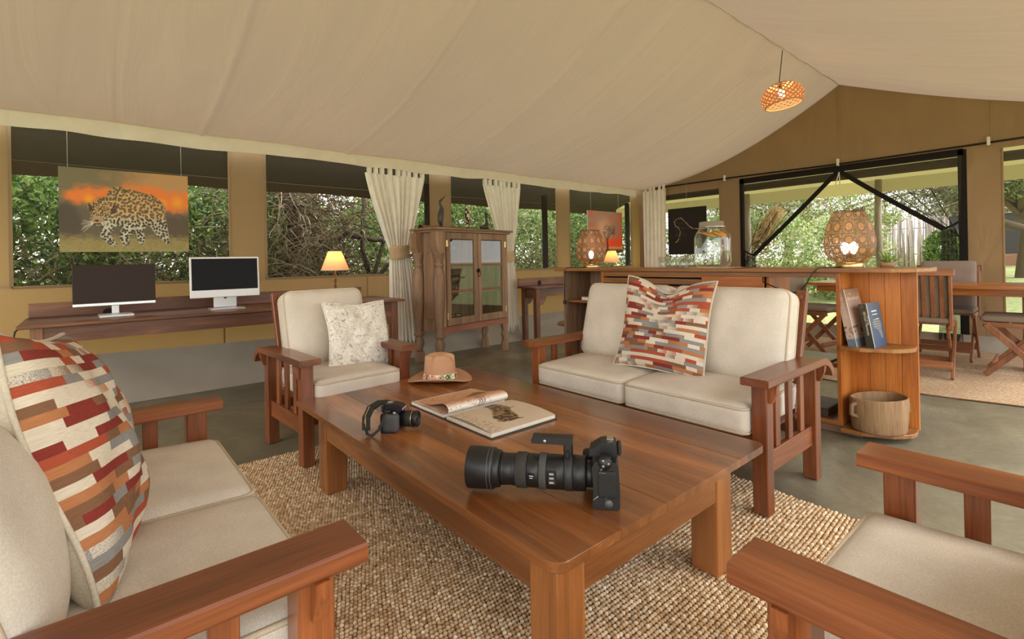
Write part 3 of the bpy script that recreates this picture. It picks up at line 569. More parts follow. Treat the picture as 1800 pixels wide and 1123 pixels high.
# ------------------------------------------------------------------ mission style armchairs and loveseats
def sofa(name, label, cat, W, seats, loc, rz, hz=.595, group=None, bh=.475, bt=.15):
    t = thing(name, label, cat, loc, rz, group); Dp = .615; yF, yB = -Dp / 2, Dp / 2; L = .064; zf = .014
    for s in (-1, 1):
        xo = s * W / 2; xi = xo - s * L
        obj('leg', MB().box(xo, yF, zf, xi, yF + L, hz - .036, .004), MW[2], t); obj('leg', MB().box(xo, yB - L, 0.002, xi, yB, hz - .036, .004), MW[2], t)
        xm = (xo + xi) / 2
        obj('side_rail', MB().box(xm - .014, yF + L, .17, xm + .014, yB - L, .265, .003), MW[1], t)
        for k in range(3):
            y = yF + .17 + k * .138; obj('slat', MB().box(xm - .009, y - .0225, .265, xm + .009, y + .0225, hz - .036, .002), MW[2], t)
        # arm board curling down behind the rear leg
        path = [(xm + s * .004, yF - .05, hz - .018)] + [(xm + s * .004, yF - .05 + (Dp + .02) * k / 4, hz - .018) for k in range(1, 5)]
        y0 = path[-1][1]; path += [(xm + s * .004, y0 + .13 * math.sin(a), hz - .018 - .10 * (1 - math.cos(a))) for a in (R(12 + k * 13) for k in range(6))]
        am = MB().sweep(path, [(-.056, -.017), (.056, -.017), (.058, -.012), (.058, .012), (.054, .017), (-.054, .017), (-.058, .012), (-.058, -.012)], (0, 0, 1), False)
        obj('armrest', am, MW[1], t)
        for yy, sg in ((yF + L / 2, 1), (yB - L / 2, 1)):
            g = MB().prism([(0, 0), (0, -.075), (.012, -.075), (.030, -.03), (.034, 0)], -.012, .012, Matrix(((s, 0, 0, xo), (0, 0, 1, yy), (0, 1, 0, hz - .036), (0, 0, 0, 1)))); obj('corbel', g, MW[2], t)
        # leaning back post
        obj('back_post', MB().bar((xi - s * .004 + (-s) * .022, yB - .13, .30), (xi - s * .004 + (-s) * .022, yB + .055, .915), .05, .034, .004), MW[2], t)
    xi = W / 2 - L
    obj('front_rail', MB().box(-xi, yF + .012, .225, xi, yF + .04, .335, .003), MW[0], t); obj('rear_rail', MB().box(-xi, yB - .05, .20, xi, yB - .02, .30, .003), MW[0], t)
    obj('seat_deck', MB().box(-xi, yF + .04, .318, xi, yB - .05, .334, .002), MW[0], t)
    for z, y in ((.86, yB + .036), (.46, yB - .085)): obj('back_rail', MB().bar((-xi + .02, y, z), (xi - .02, y, z), .022, .07, .003, (0, 1, 0)), MW[0], t)
    nb = int((2 * xi) / .13)
    for k in range(1, nb): x = -xi + 2 * xi * k / nb; obj('back_slat', MB().bar((x, yB - .083, .48), (x, yB + .03, .84), .04, .014, .002), MW[2], t)
    cw = (2 * xi - .006) / seats
    for k in range(seats):
        cx = -xi + .003 + cw * (k + .5); dpt = Dp - .045; cy = yF - .03 + dpt / 2; ch = .135
        M = Matrix.Translation((cx, cy, .335 + ch / 2)) @ Matrix.Rotation(R(1.5), 4, 'X')
        sc = obj('seat_cushion', MB().rbox(cw - .006, dpt, ch, .038, M, .022, 14, .002, k + len(name)), M_linen, t)
        pm = MB()
        for zz in (ch / 2 - .020, -ch / 2 + .020):
            a, b = cw / 2 - .003 - .005, dpt / 2 - .005; P = [M @ Vector((x, y, zz + (.004 if zz > 0 else -.004))) for x, y in rrect(-a, -b, a, b, [.035] * 4, 5)]; pm.tube(P, .006, 6, closed=True)
        obj('piping', pm, M_pipe, sc)
        Mb = Matrix.Translation((cx, yB - .135, .455 + bh / 2)) @ Matrix.Rotation(R(-15 + 1.5 * (k % 2)), 4, 'X') @ Matrix.Rotation(R(90), 4, 'X')
        bc = obj('back_cushion', MB().rbox(cw - .012, bh, bt, .05, Mb, 0.045, 14, .003, k + 7, 0), M_linen, t); pm = MB()
        for zz in (bt / 2 - .026, -bt / 2 + .026):
            a, b = cw / 2 - .006 - .005, bh / 2 - .005; P = [Mb @ Vector((x, y, zz)) for x, y in rrect(-a, -b, a, b, [.05] * 4, 5)]
            pm.tube(P, .006, 6, closed=True)
        obj('piping', pm, M_pipe, bc)
    return t
sofa('armchair', 'mahogany armchair with cream cushions in front of the long desk', 'armchair', .66, 1, (1.165, 3.065, 0), R(3))
sofa('loveseat', 'two seat mahogany loveseat with cream cushions in front of the bar counter', 'sofa', 1.43, 2, (2.43, 1.605, 0), R(-90))
sofa('loveseat', 'two seat mahogany loveseat with its near armrest along the bottom of the view', 'sofa', 1.33, 2, (.02, 1.555, 0), R(90), bh=.395, bt=.13)
sofa('armchair', 'mahogany armchair at the near end of the coffee table, empty tan seat', 'armchair', .74, 1, (1.195, .045, 0), R(180))

# throw pillows
def patch_mat():
    m, t, p = newmat('woven_blocks'); tc = nd(t, 'ShaderNodeTexCoord'); sp = nd(t, 'ShaderNodeSeparateXYZ', {0: tc.outputs['UV']}); u, v = sp.outputs[0], sp.outputs[1]
    nz = nd(t, 'ShaderNodeTexNoise', {'Vector': tc.outputs['UV'], 'Scale': 420.0, 'Detail': 2.0})
    row = mth(t, 'FLOOR', mth(t, 'MULTIPLY', v, 27.0)); h1 = nd(t, 'ShaderNodeTexWhiteNoise', {'W': row}, noise_dimensions='1D').outputs['Value']
    x = mth(t, 'ADD', mth(t, 'MULTIPLY', u, 9.5), mth(t, 'MULTIPLY', h1, 9.0)); c1 = mth(t, 'FLOOR', x); c2 = mth(t, 'FLOOR', mth(t, 'DIVIDE', x, 2.0))
    def wn(a, b, k):
        cb = nd(t, 'ShaderNodeCombineXYZ', {0: a, 1: b, 2: float(k)}); return nd(t, 'ShaderNodeTexWhiteNoise', {'Vector': cb.outputs[0]}, noise_dimensions='3D').outputs['Value']
    sel = mth(t, 'GREATER_THAN', wn(c2, row, 3), .45); idx = mth(t, 'ADD', mth(t, 'MULTIPLY', sel, mth(t, 'ADD', c2, 100.0)), mth(t, 'MULTIPLY', mth(t, 'SUBTRACT', 1.0, sel), c1))
    k = wn(idx, row, 1); k2 = wn(idx, row, 2)
    cr, ru, dk, og, gy, br = srgb(216, 202, 182), srgb(170, 82, 58), srgb(134, 56, 48), srgb(180, 120, 80), srgb(142, 138, 134), srgb(130, 94, 70)
    c = ramp(t, k, [(0, cr), (.22, ru), (.38, og), (.52, gy), (.74, dk), (.85, br), (.98, cr)], 'CONSTANT')
    spk = mth(t, 'MULTIPLY', mth(t, 'GREATER_THAN', k2, .84), mth(t, 'GREATER_THAN', nz.outputs[0], mth(t, 'ADD', .42, mth(t, 'MULTIPLY', mth(t, 'FRACT', x), .16))))
    c = mixc(t, spk, c, cr); thr = ramp(t, nd(t, 'ShaderNodeTexNoise', {'Vector': nd(t, 'ShaderNodeMapping', {0: tc.outputs['UV'], 'Scale': (40, 400, 1)}).outputs[0], 'Scale': 1.0}).outputs[0], [(.3, (.78, .77, .76, 1)), (.7, (1.05, 1.05, 1.05, 1))])
    t.links.new(mixc(t, 1.0, c, thr, 'MULTIPLY'), p.inputs['Base Color']); p.inputs['Roughness'].default_value = .92; p.inputs['Specular IOR Level'].default_value = .15; bump(t, p, nz.outputs[0], .3, .003); return m
def hide_mat():
    m, t, p = newmat('creased_hide'); v = objco(t); n = nd(t, 'ShaderNodeTexNoise', {'Vector': v, 'Scale': 30.0, 'Detail': 9.0, 'Distortion': 2.0}); vo = nd(t, 'ShaderNodeTexVoronoi', {'Vector': v, 'Scale': 13.0}, feature='F1')
    c = ramp(t, n.outputs[0], [(.30, srgb(150, 140, 126)), (.42, srgb(212, 203, 190)), (.6, srgb(232, 226, 214))]); sp_ = ramp(t, vo.outputs['Distance'], [(.05, (.35, .34, .34, 1)), (.09, (1, 1, 1, 1))])
    t.links.new(mixc(t, .9, c, sp_, 'MULTIPLY'), p.inputs['Base Color']); p.inputs['Roughness'].default_value = .85; bump(t, p, n.outputs[0], .5, .006); return m
M_patch = patch_mat(); M_hide = hide_mat()
def pillow(name, label, S, T, M, mf, mback, chop=0.0, seed=1):
    t = thing(name, label, 'pillow', M.to_translation()); t.rotation_euler = M.to_euler(); rs = random.Random(seed); ph = rs.uniform(0, 6)
    def sh(u, v, sg):
        a, b = 2 * u - 1, 2 * v - 1; x = a * S / 2 * (1 - .075 * (1 - b * b)); y = b * S / 2 * (1 - .075 * (1 - a * a)); e = max(0, (1 - a * a) * (1 - b * b)); z = T / 2 * e ** .42
        y -= chop * S * math.exp(-(a / .42) ** 2) * max(0, (b + .3) / 1.3) ** 1.6; z *= 1 - .5 * (chop > 0) * math.exp(-(a / .3) ** 2) * max(0, b) ** 1.5
        z += .010 * math.sin(6 * a + 4 * b + ph) * e + .006 * math.sin(11 * a - 7 * b + ph) * e
        return (x, y, sg * z + .012 * math.sin(3 * b + ph) * (a * a))
    obj('front_cover', MB().grid(lambda u, v: sh(u, v, 1), 44, 44, uv=True), mf, t); obj('back_cover', MB().grid(lambda u, v: sh(1 - u, v, -1), 30, 30), mback, t)
    E = [(k / 24, 0) for k in range(24)] + [(1, k / 24) for k in range(24)] + [(1 - k / 24, 1) for k in range(24)] + [(0, 1 - k / 24) for k in range(24)]
    obj('edge_seam', MB().tube([sh(u, v, 0) for u, v in E], .0055, 6, closed=True), mback, t); return t
def pose(loc, rz, lean, roll=0): return Matrix.Translation(loc) @ Matrix.Rotation(rz, 4, 'Z') @ Matrix.Rotation(R(90) - lean, 4, 'X') @ Matrix.Rotation(roll, 4, 'Z')
pillow('throw_pillow', 'throw pillow in rust, grey and cream woven blocks against middle of the bar side loveseat', .53, .15, pose((2.42, 1.56, .725), R(-84), R(16), R(-3)), M_patch, M_back, .13, 2)
pillow('throw_pillow', 'plump woven block throw pillow with plain cream back on the nearest loveseat', .54, .21, pose((-.03, 1.46, .70), R(84), R(15), R(-7)), M_patch, M_back, 0, 5)
pillow('throw_pillow', 'cream creased hide throw pillow on the armchair near the long desk', .42, .11, pose((1.29, 3.02, .655), R(5), R(16), R(-2)), M_hide, M_hide, .03, 3)

# ------------------------------------------------------------------ on the coffee table
def hat():
    t = thing('felt_hat', 'tan felt hat with colourful beaded band on the far end of the coffee table', 'hat', (1.62, 2.6, TZ), R(-42)); m_f = fabric('felt', srgb(196, 150, 116), scale=160, bmp=.15, blot=.05)
    def brim(u, v):
        a = 2 * PI * u; r_ = .088 + .092 * v; ex = 1.06; z = .012 + .030 * v ** 2 * abs(math.sin(a)) ** 2 - .009 * v * v * math.cos(a) ** 2
        return (ex * r_ * math.cos(a), .97 * r_ * math.sin(a), z)
    b = MB().grid(brim, 64, 8); b.grid(lambda u, v: tuple(Vector(brim(1 - u, v)) - Vector((0, 0, .004))), 64, 8); obj('brim', b, m_f, t)
    obj('brim_binding', MB().tube([tuple(Vector(brim(k / 64, 1)) - Vector((0, 0, .002))) for k in range(64)], .0042, 6, closed=True), m_f, t)
    def crown(u, v):
        a = 2 * PI * u; r_ = .092 - .012 * v if v < .75 else .083 * math.cos((v - .75) / .25 * PI / 2) ** .55; h = .012 + .135 * (v / .75 if v < .75 else 1) ** .9 - 0 
        z = .012 + (.132 * v / .75 if v < .75 else .132 + .018 * math.sin((v - .75) / .25 * PI / 2)); x = 1.08 * r_ * math.cos(a); y = r_ * math.sin(a)
        if v > .55: z -= .042 * math.exp(-((y + .012 + .25 * x) / .022) ** 2) * min(1, (v - .55) / .3) * (.55 + .45 * (x / .09 + .2)); 
        k = .34 * math.exp(-((x - .07) / .05) ** 2) * max(0, min(1, (v - .3) / .5)); y *= 1 - k
        da = math.exp(-(((a - R(232) + PI) % (2 * PI) - PI) / .38) ** 2) * max(0, min(1, (v - .30) / .4)); x *= 1 - .26 * da; y *= 1 - .26 * da; z -= .012 * da
        return (x, y, z)
    obj('crown', MB().grid(crown, 64, 24), m_f, t)
    N, Hn = 220, 14; cols = []; base = [np.array(srgb(*c)[:3]) for c in ((232, 226, 214), (216, 92, 40), (226, 220, 206), (120, 170, 96))]; dia = [np.array(srgb(*c)[:3]) for c in ((40, 38, 40), (200, 190, 150), (206, 84, 60), (50, 44, 44), (232, 220, 190))]
    bm_ = MB()
    def band(u, v):
        a = 2 * PI * u; r_ = .0955 - .003 * v; return (1.08 * r_ * math.cos(a), r_ * math.sin(a), .014 + .034 * v)
    bm_.grid(band, N, Hn)
    for j in range(Hn + 1):
        for i in range(N + 1):
            q = i / N * 16; c = int(q) % 16; d = abs(q - int(q) - .5) * 2 + abs(j / Hn - .5) * 2; k = base[(c // 2 * 1 + (q - int(q) > .5)) % 4]
            if d < .95: k = dia[c % 5]
            if d < .62: k = base[(c + 2) % 4]
            if d < .33: k = dia[(c + 3) % 5]
            if j in (0, Hn): k = base[0]
            cols.append(k)
    obj('beaded_band', bm_, M_matte, t, np.array(cols))
hat()
def raster(nx, ny, fn):
    """coloured print: grid of points, fn(U,V)->rgb arrays, U,V in 0..1"""
    U, V = np.meshgrid(np.linspace(0, 1, nx + 1), np.linspace(0, 1, ny + 1)); return fn(U.ravel(), V.ravel())
def vnoise(x, y, seed=0):
    r_ = np.random.default_rng(seed); T = r_.random((64, 64)); xi = np.floor(x).astype(int); yi = np.floor(y).astype(int); fx = x - xi; fy = y - yi; fx = fx * fx * (3 - 2 * fx); fy = fy * fy * (3 - 2 * fy)
    g = lambda a, b: T[a % 64, b % 64]; return (g(xi, yi) * (1 - fx) + g(xi + 1, yi) * fx) * (1 - fy) + (g(xi, yi + 1) * (1 - fx) + g(xi + 1, yi + 1) * fx) * fy
def fbm(x, y, s=0): return vnoise(x, y, s) * .55 + vnoise(x * 2.1, y * 2.1, s + 1) * .28 + vnoise(x * 4.3, y * 4.3, s + 2) * .17
def C3(*c): return np.array(srgb(*c)[:3])
def lerp(a, b, k): return a * (1 - k)[:, None] + b * k[:, None]
def sst(a, b, x): k = np.clip((x - a) / (b - a), 0, 1); return k * k * (3 - 2 * k)
def cap(x, y, ax, ay, bx, by, ra, rb):
    dx, dy = bx - ax, by - ay; h = np.clip(((x - ax) * dx + (y - ay) * dy) / (dx * dx + dy * dy + 1e-9), 0, 1); return np.hypot(x - ax - h * dx, y - ay - h * dy) - (ra + (rb - ra) * h)
bk = thing('open_book', 'open wildlife picture book with one page curling over on the coffee table', 'book', (1.41, 1.93, TZ))
obj('cover_board', MB().box(-.19, -.352, 0, .185, .318, .004, .001), plain('book_cover', srgb(60, 54, 50), .6), bk)
obj('page_block', MB().box(-.186, -.342, .004, .18, -.012, .020, .002), M_cream, bk); obj('page_block', MB().box(-.186, .012, .004, .18, .308, .018, .002), M_cream, bk)
def page(y0, y1, zf, fn, nm, nx=150, ny=130):
    m = MB().grid(lambda u, v: (-.186 + .366 * u, y0 + (y1 - y0) * v, zf(u, v)), nx, ny); obj(nm, m, M_attr, bk, raster(nx, ny, fn))
def pr(u, v):  # right page: u along the spine axis (left edge to right), v 0 at fore edge .. 1 at the spine
    c = np.tile(C3(206, 186, 162), (len(u), 1)); c = lerp(c, C3(190, 168, 142) + 0 * c, sst(.3, .8, fbm(u * 5, v * 5, 4)) * .35)
    x, y = u, 1 - v; d = np.minimum.reduce([cap(x, y, .62, .12, .60, .38, .09, .13), cap(x, y, .60, .38, .45, .68, .12, .16), cap(x, y, .45, .66, .36, .74, .13, .08), cap(x, y, .74, .44, .82, .40, .012, .006), cap(x, y, .33, .78, .62, .84, .014, .006)])
    d = d + .05 * (fbm(x * 14, y * 14, 9) - .5); tx = fbm(x * 26, y * 26, 11); b = lerp(np.tile(C3(70, 54, 36), (len(u), 1)), C3(150, 120, 84) + 0 * c, sst(.4, .62, tx)); c = lerp(c, b, 1 - sst(-.012, .012, d))
    g = (fbm(x * 40, y * 40, 3) > .58) & (x < .16 + .06 * fbm(y * 9, x * 9, 5)) & (y > .1); return lerp(c, C3(150, 112, 84) + 0 * c, g * .55)
page(-.342, -.004, lambda u, v: .0215 + .012 * math.sin(PI * v) ** .8 + (0 if v < .9 else -.006 * (v - .9) * 10), pr, 'printed_page')
def pl(u, v):
    c = lerp(np.tile(C3(196, 150, 118), (len(u), 1)), np.tile(C3(214, 190, 168), (len(u), 1)), sst(.3, .7, fbm(u * 6, v * 6, 21)))
    d = np.minimum.reduce([cap(u, v, .55, .75, .86, .66, .03, .09), cap(u, v, .86, .66, .95, .74, .05, .02)]); c = lerp(c, C3(96, 74, 54) + 0 * c, (1 - sst(-.01, .02, d + .05 * (fbm(u * 15, v * 15, 5) - .5))) * .85)
    s = (fbm(u * 20, v * 30, 8) > .6) & (v < .45) & (u < .75); return lerp(c, C3(140, 104, 80) + 0 * c, s * .5)
page(.008, .306, lambda u, v: .0195 + .006 * math.sin(PI * v), pl, 'printed_page')
CY = [.275, .215, .15, .095, .055, .022, -.002, -.010, -.004, .004]; CH = [.0235, .026, .034, .047, .058, .061, .053, .040, .028, .0215]
def curl(u, v):
    x = -.172 + .352 * u; q = v * 9; i = min(8, int(q)); f = q - i; g = lambda A: (lambda a, b, c, d: b + .5 * f * (c - a + f * (2 * a - 5 * b + 4 * c - d + f * (3 * (b - c) + d - a))))(A[max(0, i - 1)], A[i], A[i + 1], A[min(9, i + 2)])
    return (x, g(CY), g(CH))
def pc(u, v):
    c = lerp(np.tile(C3(206, 152, 116), (len(u), 1)), np.tile(C3(232, 224, 212), (len(u), 1)), sst(.55, .72, v)); d = np.minimum.reduce([cap(u, v, .58, .30, .84, .22, .05, .08), cap(u, v, .84, .2, .95, .26, .05, .01)])
    c = lerp(c, C3(92, 74, 58) + 0 * c, (1 - sst(-.01, .02, d)) * .8)
    for q in (.50, .54, .585): c = lerp(c, C3(92, 70, 56) + 0 * c, 1 - sst(.006, .014, np.abs(u - q - .03 * np.sin(v * 14))) if False else ((np.abs(u - q - .02 * np.sin(v * 12)) < .011) & (v > .5) & (v < .95)) * .8)
    s = (fbm(u * 26, v * 40, 8) > .60) & (u < .72); return lerp(c, C3(146, 110, 86) + 0 * c, s * .55)
nm = MB().grid(curl, 120, 90); obj('curling_page', nm, M_attr, bk, raster(120, 90, pc))

def ring(t, name, prof, m, M, n=32): return obj(name, MB().lathe(prof, n, M), m, t)
def telecam():
    # x axis runs from the body (x=0) towards the hood (x<0); z up; y away from the viewer
    t = thing('telephoto_camera', 'black camera with long telephoto lens and tripod foot on the coffee table', 'camera', (1.150, .955, TZ), R(-51)); t.scale = (.90, .90, .90); zc = .082
    A = Matrix.Translation((0, .02, zc)) @ Matrix.Rotation(R(-90), 4, 'Y') @ Matrix.Rotation(R(0), 4, 'Z')   # lathe z -> -x
    M_zoom = plain('ribbed_rubber', srgb(62, 58, 55), .8, bmp=.5, nscale=220)
    S = lambda a, b, r1, r2=None, c=.002: [(0, a), (r1 - c, a), (r1, a + c), (r2 or r1, b - c), ((r2 or r1) - c, b), (0, b)]
    ring(t, 'lens_mount', S(.03, .055, .043), M_black, A); ring(t, 'rear_barrel', S(.055, .098, .056, .057), M_black, A); ring(t, 'tripod_collar', S(.098, .125, .0585), plain('collar_black', srgb(44, 44, 44), .5), A)
    ring(t, 'switch_barrel', S(.125, .185, .056), M_black, A); ring(t, 'focus_ring', S(.185, .210, .0585), plain('grip_grey', srgb(74, 72, 69), .7, bmp=.4, nscale=260), A); ring(t, 'scale_barrel', S(.210, .252, .0545), M_black, A)
    zr = ring(t, 'zoom_ring', S(.252, .290, .0575, .056), M_zoom, A); ring(t, 'inner_barrel', S(.290, .352, .051, .052), M_black, A)
    g = MB()
    for z in (.256, .262, .268, .274, .28, .286): g.lathe([(.0578, z - .0012), (.0588, z), (.0578, z + .0012)], 32, A)
    obj('rib', g, M_zoom, zr)
    for z in (.292, .300, .335): ring(t, 'barrel_ring', [(.0515, z - .003), (.0535, z), (.0515, z + .003)], M_black, A)
    ring(t, 'hood_collar', S(.345, .375, .060, .064), M_black, A)
    h = ring(t, 'lens_hood', [(.0595, .365), (.066, .366), (.068, .372), (.070, .455), (.0685, .458), (.0665, .456), (.064, .375), (.0595, .37)], M_black, A, 40)
    ring(t, 'front_glass', [(0, .378), (.03, .380), (.058, .376)], M_lens, A)
    for z in (.372, .384): ring(h, 'hood_line', [(.0685, z - .0012), (.0695, z), (.0685, z + .0012)], plain('worn_edge', srgb(84, 83, 82), .4), A)
    # tripod foot on top
    obj('foot_post', MB().box(-.128, .004, zc + .052, -.098, .036, zc + .105, .004), M_black, t); f = obj('tripod_foot', MB().prism([(-.235, .0), (-.10, .0), (-.096, .022), (-.232, .022), (-.238, .010)], -.02, .022, Matrix(((1, 0, 0, 0), (0, 0, 1, .02), (0, 1, 0, zc + .098), (0, 0, 0, 1)))), M_black, t)
    obj('foot_screw', MB().lathe([(0, 0), (.005, 0), (.005, .003), (0, .003)], 10, Matrix.Translation((-.19, -.002, zc + .109)) @ Matrix.Rotation(R(90), 4, 'X')), M_silver, f); obj('collar_knob', MB().box(-.119, -.012, zc + .058, -.108, .004, zc + .078, .003), M_black, t)
    pl_ = obj('switch_panel', MB().box(-.178, -.0390, zc - .022, -.150, -.033, zc + .024, .002), M_black, t)
    for k in range(3): obj('switch', MB().box(-.173, -.0415, zc + .012 - k * .014, -.158, -.0388, zc + .018 - k * .014, .001), plain('switch_grey', srgb(168, 166, 160), .4), pl_)
    w_ = obj('distance_window', MB().box(-.244, -.0375, zc - .010, -.222, -.032, zc + .012, .002), plain('window_black', srgb(14, 14, 14), .1), t); obj('marking', MB().box(-.240, -.0380, zc + .003, -.226, -.0374, zc + .005, 0).box(-.238, -.0380, zc - .004, -.228, -.0374, zc - .002, 0), M_white, w_)
    # body: seen from its end
    b = MB().prism([(-.034, .004), (-.028, 0), (.045, 0), (.052, .006), (.054, .06), (.050, .135), (.044, .150), (-.024, .150), (-.034, .13), (-.030, .06)], -.055, .115, Matrix(((1, 0, 0, 0), (0, 0, 1, 0), (0, 1, 0, .001), (0, 0, 0, 1)))); body = obj('body', b, M_black, t)
    pz = MB().prism([(-.044, .150), (.048, .150), (.046, .188), (.030, .198), (-.004, .193), (-.040, .170)], -.005, .062, Matrix(((1, 0, 0, 0), (0, 0, 1, 0), (0, 1, 0, 0), (0, 0, 0, 1)))); obj('viewfinder_prism', pz, M_black, t)
    obj('hot_shoe', MB().box(.014, .012, .197, .036, .046, .203, .001), M_chrome, t); obj('eyecup', MB().box(.046, .004, .150, .062, .055, .188, .006), M_rubber, t)
    obj('port_cover', MB().rbox(.058, .010, .086, .005, Matrix.Translation((.014, -.056, .082)), 0, 8), M_rubber, t); obj('grip', MB().rbox(.05, .04, .13, .018, Matrix.Translation((-.045, .095, .072)), 0, 8), M_rubber, t)
    obj('mode_dial', MB().lathe([(0, 0), (.018, 0), (.018, .010), (.015, .012), (0, .012)], 20, Matrix.Translation((.008, -.028, .150))), M_black, t)
    dl = obj('dial_cluster', MB().lathe([(0, 0), (.022, 0), (.020, .012), (0, .012)], 20, Matrix.Translation((.008, -.054, .150)) @ Matrix.Rotation(R(80), 4, 'X')), M_black, t)
    for a in range(3): obj('button', MB().lathe([(0, 0), (.005, 0), (.004, .003), (0, .003)], 8, Matrix.Translation((.008 + .011 * math.cos(a * 2.1), -.067, .152 + .010 * math.sin(a * 2.1))) @ Matrix.Rotation(R(80), 4, 'X')), plain('button_grey', srgb(150, 148, 142), .35, .5), dl)
    lug = MB(); lug.tube([(.0, -.064, .138), (.012, -.066, .122), (-.010, -.066, .122)], .0022, 6, closed=True); obj('strap_lug', lug, M_chrome, t)
    obj('battery_lock', MB().lathe([(0, 0), (.013, 0), (.013, .005), (0, .006)], 16, Matrix.Translation((.018, -.055, .022)) @ Matrix.Rotation(R(90), 4, 'X')), plain('lock_grey', srgb(92, 92, 90), .4), t)
    obj('lock_mark', MB().tube([(.006, -.0575, .036), (.012, -.0575, .040), (.022, -.0575, .041)], .0013, 5), plain('green_mark', srgb(70, 170, 90), .5), t); obj('grip_line', MB().tube([(-.031, -.056, .03), (-.012, -.056, .045)], .0012, 5), M_silver, t)
telecam()
def smallcam():
    # lens looks along +x, y away, z up
    t = thing('strapped_camera', 'small black camera with looped neck strap on the left of the coffee table', 'camera', (.985, 1.975, TZ), R(-47)); t.scale = (.84, .84, .84)
    K = Matrix(((1, 0, 0, 0), (0, 0, 1, 0), (0, 1, 0, 0), (0, 0, 0, 1)))
    obj('body', MB().prism([(-.038, .004), (-.032, 0), (.034, 0), (.040, .006), (.040, .088), (.030, .100), (-.030, .100), (-.038, .09)], -.06, .085, K), M_black, t)
    obj('grip', MB().rbox(.082, .05, .095, .022, Matrix.Translation((.014, -.048, .051)), 0, 10), plain('grip_grey', srgb(70, 70, 68), .6, bmp=.2, nscale=300), t)
    obj('viewfinder_prism', MB().prism([(-.036, .098), (.052, .098), (.060, .112), (.050, .124), (.010, .134), (-.030, .130)], -.012, .052, K), M_black, t)
    obj('flash_edge', MB().box(.046, -.010, .104, .062, .050, .112, .002), M_silver, t); obj('hot_shoe', MB().box(-.028, .008, .130, -.002, .034, .136, .001), M_chrome, t); obj('eyecup', MB().box(-.056, -.004, .088, -.036, .044, .126, .006), M_rubber, t)
    A = Matrix.Translation((.038, .022, .052)) @ Matrix.Rotation(R(90), 4, 'Y')
    ring(t, 'lens_barrel', [(0, 0), (.036, 0), (.036, .018), (.039, .020), (.039, .062), (.036, .066), (.041, .068), (.041, .092), (.037, .096), (.034, .09), (0, .084)], M_black, A); ring(t, 'front_glass', [(0, .090), (.02, .089), (.034, .0855)], M_lens, A)
    ring(t, 'focus_ring', [(.0392, .030), (.0405, .032), (.0405, .056), (.0392, .058)], M_rubber, A); ring(t, 'gold_ring', [(.0392, .062), (.0412, .064), (.0392, .066)], M_brass, A)
    obj('mode_dial', MB().lathe([(0, 0), (.016, 0), (.016, .010), (0, .012)], 20, Matrix.Translation((-.008, -.036, .099))), M_black, t); obj('shutter_button', MB().lathe([(0, 0), (.008, 0), (.006, .006), (0, .006)], 12, Matrix.Translation((.030, -.046, .098))), M_silver, t)
    obj('red_accent', MB().box(.040, -.062, .078, .0425, -.036, .088, .001), plain('accent_red', srgb(150, 40, 60), .4), t)
    fl_ = [(-.016, -.0016), (.016, -.0016), (.016, .0016), (-.016, .0016)]; th = [(x * .45, y) for x, y in fl_]
    st = MB().sweep([(-.02, .085, .098), (-.05, .085, .118), (-.085, .055, .122), (-.112, .0, .108), (-.118, -.045, .070), (-.106, -.075, .020)], [(x * 1.25, y * 2.6) for x, y in fl_], (.3, 0, 1), False); so_ = obj('neck_strap', st, M_rubber, t)
    obj('strap_end', MB().sweep([(-.106, -.075, .020), (-.090, -.098, .006), (-.060, -.108, .006), (-.032, -.096, .03), (-.012, -.078, .075), (-.006, -.066, .096)], th, (.5, -.5, .6), False), M_rubber, so_)
    e = MB(); M_gold = plain('strap_gold', srgb(196, 160, 84), .5)
    for q in (-.017, .017): e.sweep([(-.1165, -.005 + q * .1, .103 + q * .9), (-.1215, -.045, .070 + q * .9), (-.110, -.072, .026 + q * .6)], [(-.0012, -.0012), (.0012, -.0012), (.0012, .0012), (-.0012, .0012)], (0, 0, 1), False)
    e.bar((-.1245, -.040, .072), (-.119, -.062, .046), .016, .002, 0, (0, 0, 1)); obj('strap_logo', e, M_gold, so_)
    obj('strap_buckle', MB().bar((-.030, -.096, .040), (-.018, -.082, .064), .014, .006, .001), M_black, so_); obj('strap_lug', MB().tube([(-.004, -.060, .1), (-.01, -.066, .088), (.002, -.066, .088)], .002, 6, closed=True), M_chrome, t)
smallcam()

# ------------------------------------------------------------------ along the long wall: desks, computers, lamps
def desk(label, x0, x1, y0, y1, zt):
    t = thing('console_desk', label, 'desk', (0, 0, 0)); L = .065
    obj('desktop', MB().box(x0, y0, zt - .024, x1, y1, zt, .005), DW[0], t); bb = obj('backboard', MB().box(x0 + .015, y1 - .022, zt, x1 - .16, y1, zt + .105, .003), DW[0], t)
    a = x0 + .06; b = x1 - .06
    for x in (a, b - L):
        for y in (y0 + .04, y1 - .02 - L): obj('leg', MB().box(x, y, 0, x + L, y + L, zt - .024, .003), DW[2], t)
    P = [(a + L, -.024), (a + L, -.245), (a + L + .06, -.235), (a + L + .10, -.195), (a + L + .13, -.130), (b - L - .13, -.130), (b - L - .10, -.195), (b - L - .06, -.235), (b - L, -.245), (b - L, -.024)]
    for y in (y0 + .048, y1 - .06): obj('apron', MB().prism(P, 0, .02, Matrix(((1, 0, 0, 0), (0, 0, 1, y), (0, 1, 0, zt), (0, 0, 0, 1)))), DW[0], t)
    for x in (a + .02, b - L + .02): obj('side_apron', MB().box(x, y0 + .04 + L, zt - .15, x + .02, y1 - .02 - L, zt - .024, .002), DW[1], t)
    return t, bb
d1, bb = desk('long dark wooden desk carrying two computer screens along the canvas wall', -.355, 2.36, 4.40, 5.08, .74)
M_hole = plain('hole_dark', srgb(24, 18, 14), .9)
